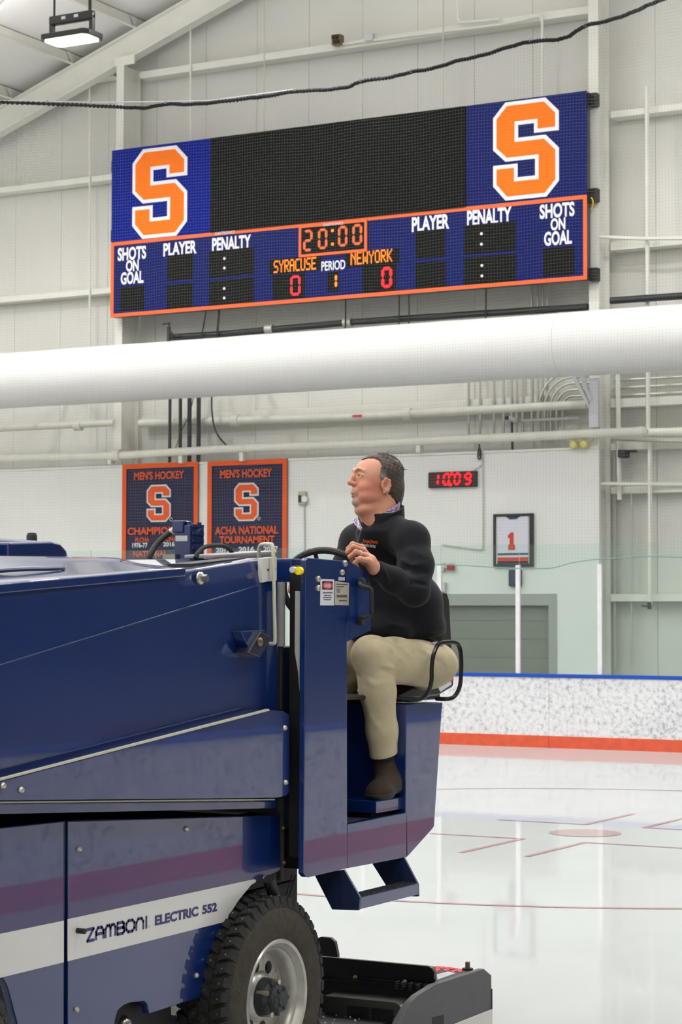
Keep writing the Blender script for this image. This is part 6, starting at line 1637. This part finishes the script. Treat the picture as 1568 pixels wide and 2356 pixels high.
# soft folds at the shoulder, elbow, belly and hem
FOLDS = [([(-4.167, 7.977, 2.129), (-4.128, 7.933, 2.076), (-4.097, 7.862, 2.01)], -.010, .014), ([(-4.098, 7.903, 2.084), (-4.023, 7.877, 2.055), (-3.977, 7.948, 2.064)], .006, .012),
    ([(-4.082, 7.845, 2.051), (-4.013, 7.839, 2.025), (-3.973, 7.953, 2.027)], -.007, .011), ([(-4.077, 7.804, 2.021), (-4.022, 7.836, 1.996), (-3.979, 7.952, 1.987)], .006, .012),
    ([(-4.04, 7.804, 1.96), (-3.998, 7.849, 1.982), (-3.97, 7.935, 1.965)], -.006, .010), ([(-4.065, 7.919, 2.126), (-4.008, 7.929, 2.096), (-3.998, 8.052, 2.059)], .005, .014),
    ([(-4.07, 7.751, 2.02), (-4.059, 7.77, 1.972), (-4.055, 7.821, 1.934)], -.004, .010), ([(-4.061, 7.697, 2.043), (-4.054, 7.714, 2.007), (-4.055, 7.75, 1.963)], .004, .010),
    ([(-4.01, 8.015, 1.975), (-4.009, 8.076, 1.92), (-4.031, 8.182, 1.846)], .008, .016), ([(-4.07, 8.01, 1.87), (-4.036, 8.087, 1.859), (-4.04, 8.221, 1.878)], -.008, .014),
    ([(-4.223, 7.963, 1.827), (-4.135, 8.035, 1.807), (-4.056, 8.17, 1.822)], .006, .018), ([(-4.207, 7.973, 1.79), (-4.124, 8.055, 1.771), (-4.05, 8.221, 1.789)], -.006, .014),
    ([(-4.145, 8.056, 1.747), (-4.081, 8.136, 1.754), (-4.065, 8.282, 1.768)], .007, .012), ([(-4.209, 7.995, 2.205), (-4.142, 7.987, 2.192), (-4.101, 8.03, 2.23)], .005, .016),
    ([(-4.229, 7.965, 2.13), (-4.193, 7.965, 2.086), (-4.173, 7.956, 2.025)], .006, .018), ([(-4.261, 7.956, 1.975), (-4.214, 7.985, 1.92), (-4.133, 8.032, 1.892)], -.006, .018),
    ([(-4.434, 8.076, 2.206), (-4.421, 8.065, 2.135), (-4.421, 8.046, 2.062)], -.006, .014)]
for pts, amp, r in FOLDS:
    J.fold(pts, amp * 1.6, r)
J.cone(hp(-.028, 0, -.20), hp(-.030, 0, -.155), .112, .088, .03)
# hem and cuffs end cleanly; neck opening
J.cut((-4.202, 8.208, 1.734), (.10, .08, -1.0), .012)
wd = np.array(wrL) - np.array(elL); wd /= np.linalg.norm(wd)
sl, (X, Y, Z) = J.win(np.array(wrL) - .09, np.array(wrL) + .09)
cp = np.array((-4.099, 7.699, 2.036))
dc_ = ((X - cp[0]) * wd[0] + (Y - cp[1]) * wd[1] + (Z - cp[2]) * wd[2])
J.a[sl] = np.maximum(J.a[sl], (dc_ - .002).astype(np.float32))
J.cone(hp(-.030, 0, -.04), hp(-.026, 0, -.185), .078, .072, .010, True)
J.cone((-4.284, 7.974, 2.254), (-4.28, 7.911, 2.192), .030, .008, .012, True)
pull, ppts = J.mesh('pullover', M['fleece'], person, relax=1)
# stand collar, shirt collar and zip
def band(r_f, r_l, h, th, z0, zback, a0, flare, cen, name, m, n=40, lean=0.0, tips=0.0):
    mb = MB(); vs = []
    for i in range(n + 1):
        ph = math.radians(a0 + (360 - 2 * a0) * i / n)
        f, l = math.cos(ph), math.sin(ph)
        up = (1 - f) / 2
        edge = max(0.0, 1 - min(i, n - i) / 5.0)
        for (q, t) in ((0, 0), (1, 0), (1, 1), (0, 1)):
            rf = r_f + (th if t else 0) + flare * q + lean * (0 if q else 1); rl = r_l + (th if t else 0) + flare * q
            p = np.array(cen) + np.array(BF) * (f * rf) + np.array(BLft) * (l * rl)
            p[2] += z0 + zback * up + h * q * (1 - .25 * edge) - tips * edge * (1 - q)
            vs.append(tuple(p))
    fs = []
    for i in range(n):
        k = i * 4
        for j in range(4):
            fs.append((k + j, k + (j + 1) % 4, k + 4 + (j + 1) % 4, k + 4 + j))
    fs += [(0, 1, 2, 3), (n * 4 + 3, n * 4 + 2, n * 4 + 1, n * 4)]
    return mb.add(vs, fs).build(name, M[m], person, smooth=True, bevel=0)
cc = hp(-.029, 0, -.13)
band(.086, .083, .050, .009, -.066, .070, 20, .001, cc, 'collar', 'fleece', lean=.008)
band(.076, .073, .050, .004, -.046, .076, 30, -.001, cc, 'shirt_collar', 'plaid', tips=.012)
zp = [(-4.273, 7.913, 2.218), (-4.279, 7.895, 2.18), (-4.276, 7.87, 2.14), (-4.275, 7.852, 2.075)]
MB().tube(smooth_path([np.array(p) for p in zp], 5), .003, 6).build('zip', M['black_pipe'], person, smooth=True)
# shirt showing in the open neck
mbs = MB(); mbs.add([(-4.336, 7.945, 2.257), (-4.315, 7.945, 2.265), (-4.277, 7.917, 2.214), (-4.281, 7.91, 2.203), (-4.318, 7.922, 2.234)], [(0, 1, 2, 3, 4)])
mbs.build('shirt_front', M['plaid'], person)
# chest lettering, set on the cloth
lt = MB(); lw = MB()
from mathutils.bvhtree import BVHTree
bm_ = bmesh.new(); bm_.from_mesh(pull.data); tree = BVHTree.FromBMesh(bm_)
po = Vector(origin_of(pull))
cdir = Vector((-.484, .875, 0))
def drape(vs, fs, tl, br, mb):
    """press flat lettering along the viewing normal of the chest onto the pullover"""
    A = Vector(tl); Bv = Vector(br)
    right = Vector((.875, .484, 0)); 
    w = (Bv - A).dot(right); h = A.z - Bv.z
    out = []
    for a, b in vs:
        p = A + right * (w * (a + .5)) + Vector((0, 0, -h * (.5 - b) - .0 * a)) + Vector((0, 0, -.008 * (a)))
        hit = tree.ray_cast(p - po - cdir * .5, cdir)
        out.append((hit[0] + po - cdir * .0012) if hit[0] else p)
    mb.add([tuple(v) for v in out], fs)
v, f = word('Syracuse University', 1, 1, .03); drape(v, f, (-4.272, 7.917, 2.168), (-4.217, 7.948, 2.149), lt)
v, f = word('Recreation Services', 1, 1, .02); drape(v, f, (-4.277, 7.914, 2.153), (-4.226, 7.944, 2.136), lw)
lt.build('chest_lettering', M['board_orange'], person); lw.build('chest_lettering', M['logo_white'], person)
bm_.free()
# wedding ring on the ring finger
ra, rb = Vector(kn[2]), Vector(fing[2][1])
rc = ra.lerp(rb, .62); ax = (rb - ra).normalized()
e1_ = ax.orthogonal().normalized(); e2_ = ax.cross(e1_)
MB().tube([rc + (e1_ * math.cos(k * math.pi / 10) + e2_ * math.sin(k * math.pi / 10)) * .0125 for k in range(20)], .0018, 6, closed=True).build('ring', M['galv'], person, smooth=True)

# ---- trousers
T = Field((-4.80, 7.45, 1.08), (-3.90, 8.80, 1.95), .0046)
T.ell((-4.203, 8.328, 1.629), (.125, .185, .115), BODY, .03)
T.ell((-4.13, 8.254, 1.624), (.10, .09, .09), BODY, .04)
hipL, knL = (-4.14, 8.19, 1.637), (-4.206, 7.866, 1.675)
T.path([hipL, (-4.169, 8.002, 1.651), knL], [.103, .096, .080], .03)
T.path([knL, (-4.185, 7.886, 1.525), (-4.187, 7.928, 1.358), (-4.191, 7.956, 1.228)], [.080, .074, .064, .059], .03)
hipR, knR = (-4.375, 8.438, 1.636), (-4.446, 8.1, 1.653)
T.path([hipR, knR], [.103, .078], .03); T.path([knR, (-4.517, 8.12, 1.416), (-4.548, 8.161, 1.184)], [.078, .062, .057], .03)
# creases and folds
for pts, amp, r in (([(-4.128, 8.043, 1.732), (-4.076, 8.051, 1.703), (-4.049, 8.113, 1.682)], .008, .012), ([(-4.107, 8.055, 1.736), (-4.063, 8.08, 1.714), (-4.05, 8.157, 1.693)], -.007, .009), ([(-4.139, 7.923, 1.737), (-4.079, 7.935, 1.705), (-4.064, 7.979, 1.66)], .006, .011),
    ([(-4.144, 7.874, 1.73), (-4.093, 7.882, 1.69), (-4.086, 7.934, 1.644)], .006, .010), ([(-4.139, 7.814, 1.618), (-4.104, 7.869, 1.603), (-4.097, 7.931, 1.591)], -.010, .009), ([(-4.15, 7.807, 1.64), (-4.109, 7.865, 1.625), (-4.094, 7.908, 1.617)], .006, .011),
    ([(-4.185, 7.806, 1.723), (-4.149, 7.816, 1.691), (-4.12, 7.848, 1.627)], .005, .012), ([(-4.204, 7.804, 1.581), (-4.157, 7.808, 1.553), (-4.108, 7.857, 1.567)], .006, .012), ([(-4.202, 7.847, 1.434), (-4.173, 7.855, 1.384), (-4.142, 7.898, 1.315)], .005, .012),
    ([(-4.273, 7.832, 1.607), (-4.226, 7.814, 1.581), (-4.208, 7.828, 1.508)], -.007, .011), ([(-4.232, 7.809, 1.608), (-4.213, 7.813, 1.535), (-4.197, 7.838, 1.435)], .006, .012), ([(-4.093, 8.098, 1.706), (-4.067, 8.116, 1.65), (-4.075, 8.116, 1.572)], -.006, .009),
    ([(-4.113, 7.952, 1.667), (-4.073, 7.996, 1.685), (-4.055, 8.063, 1.699)], -.004, .007), ([(-4.1, 7.897, 1.553), (-4.102, 7.912, 1.471), (-4.128, 7.95, 1.34)], -.003, .007), ([(-4.202, 7.887, 1.323), (-4.166, 7.897, 1.296), (-4.14, 7.946, 1.3)], -.004, .009)):
    T.fold(pts, amp * 1.1, r * 1.15)
T.cut((-4.19, 7.955, 1.252), (.05, .30, -1.0), .004)
tro, _ = T.mesh('trousers', M['chino'], person, relax=1)
MB().tube([(-4.193, 7.964, 1.279), (-4.194, 7.971, 1.236), (-4.194, 7.974, 1.186)], [.044, .043, .042], 20).build('sock', M['sock'], person, smooth=True)
MB().tube([(-4.547, 8.158, 1.257), (-4.559, 8.18, 1.154)], [.044, .042], 16).build('sock', M['sock'], person, smooth=True)
# ---- shoes
def shoe(ank, heel, mid, toe, bottom, tilt):
    S = Field(np.minimum(np.minimum(ank, toe), heel) - .12, np.maximum(np.maximum(ank, toe), heel) + .12, .003)
    S.path([ank, np.array(ank) * .4 + np.array(mid) * .6], [.050, .050], .02)
    S.path([heel, mid, toe], [.046, .052, .050], .03)
    S.ell(np.array(toe) + np.array((0, 0, -.008)), (.062, .058, .040), BODY, .02)
    S.cut((toe[0], toe[1], bottom), (tilt[0], tilt[1], -1), .004)
    S.cut(np.array(ank) + np.array((0, 0, .012)), (.05, .25, 1), .006)
    o, _ = S.mesh('shoe', M['suede'], person, relax=1)
    S2 = Field(np.minimum(np.minimum(ank, toe), heel) - .12, np.maximum(np.maximum(ank, toe), heel) + .12, .003)
    dz = np.array((0, 0, .004))
    S2.path([np.array(heel) + dz, np.array(mid) + dz, np.array(toe) + dz], [.050, .056, .055], .03)
    S2.ell(np.array(toe) + np.array((0, 0, -.008)), (.066, .062, .042), BODY, .02)
    S2.cut((toe[0], toe[1], bottom - .004), (tilt[0], tilt[1], -1), .004)
    S2.cut((toe[0], toe[1], bottom + .020), (-tilt[0], -tilt[1], 1), .004)
    S2.mesh('sole', M['sole'], o, relax=1)
    return o
ankL = (-4.197, 7.971, 1.212)
shoe(ankL, np.array((-4.183, 8.045, 1.149)), np.array((-4.172, 7.96, 1.129)), np.array((-4.153, 7.846, 1.111)), 1.083, (.0, .12))
ankR = (-4.558, 8.18, 1.163)
shoe(ankR, np.array(ankR) + np.array((0, .05, -.06)), np.array(ankR) + np.array((0, -.03, -.065)), np.array(ankR) + np.array((-.01, -.14, -.075)), ankR[2] - .115, (0, 0))
# belt and shirt tail peeping out above the seat
MB().tube(smooth_path([(-4.08, 8.185, 1.722), (-4.075, 8.233, 1.723), (-4.079, 8.301, 1.705)], 4), .006, 6).build('shirt_tail', M['plaid'], person, smooth=True)
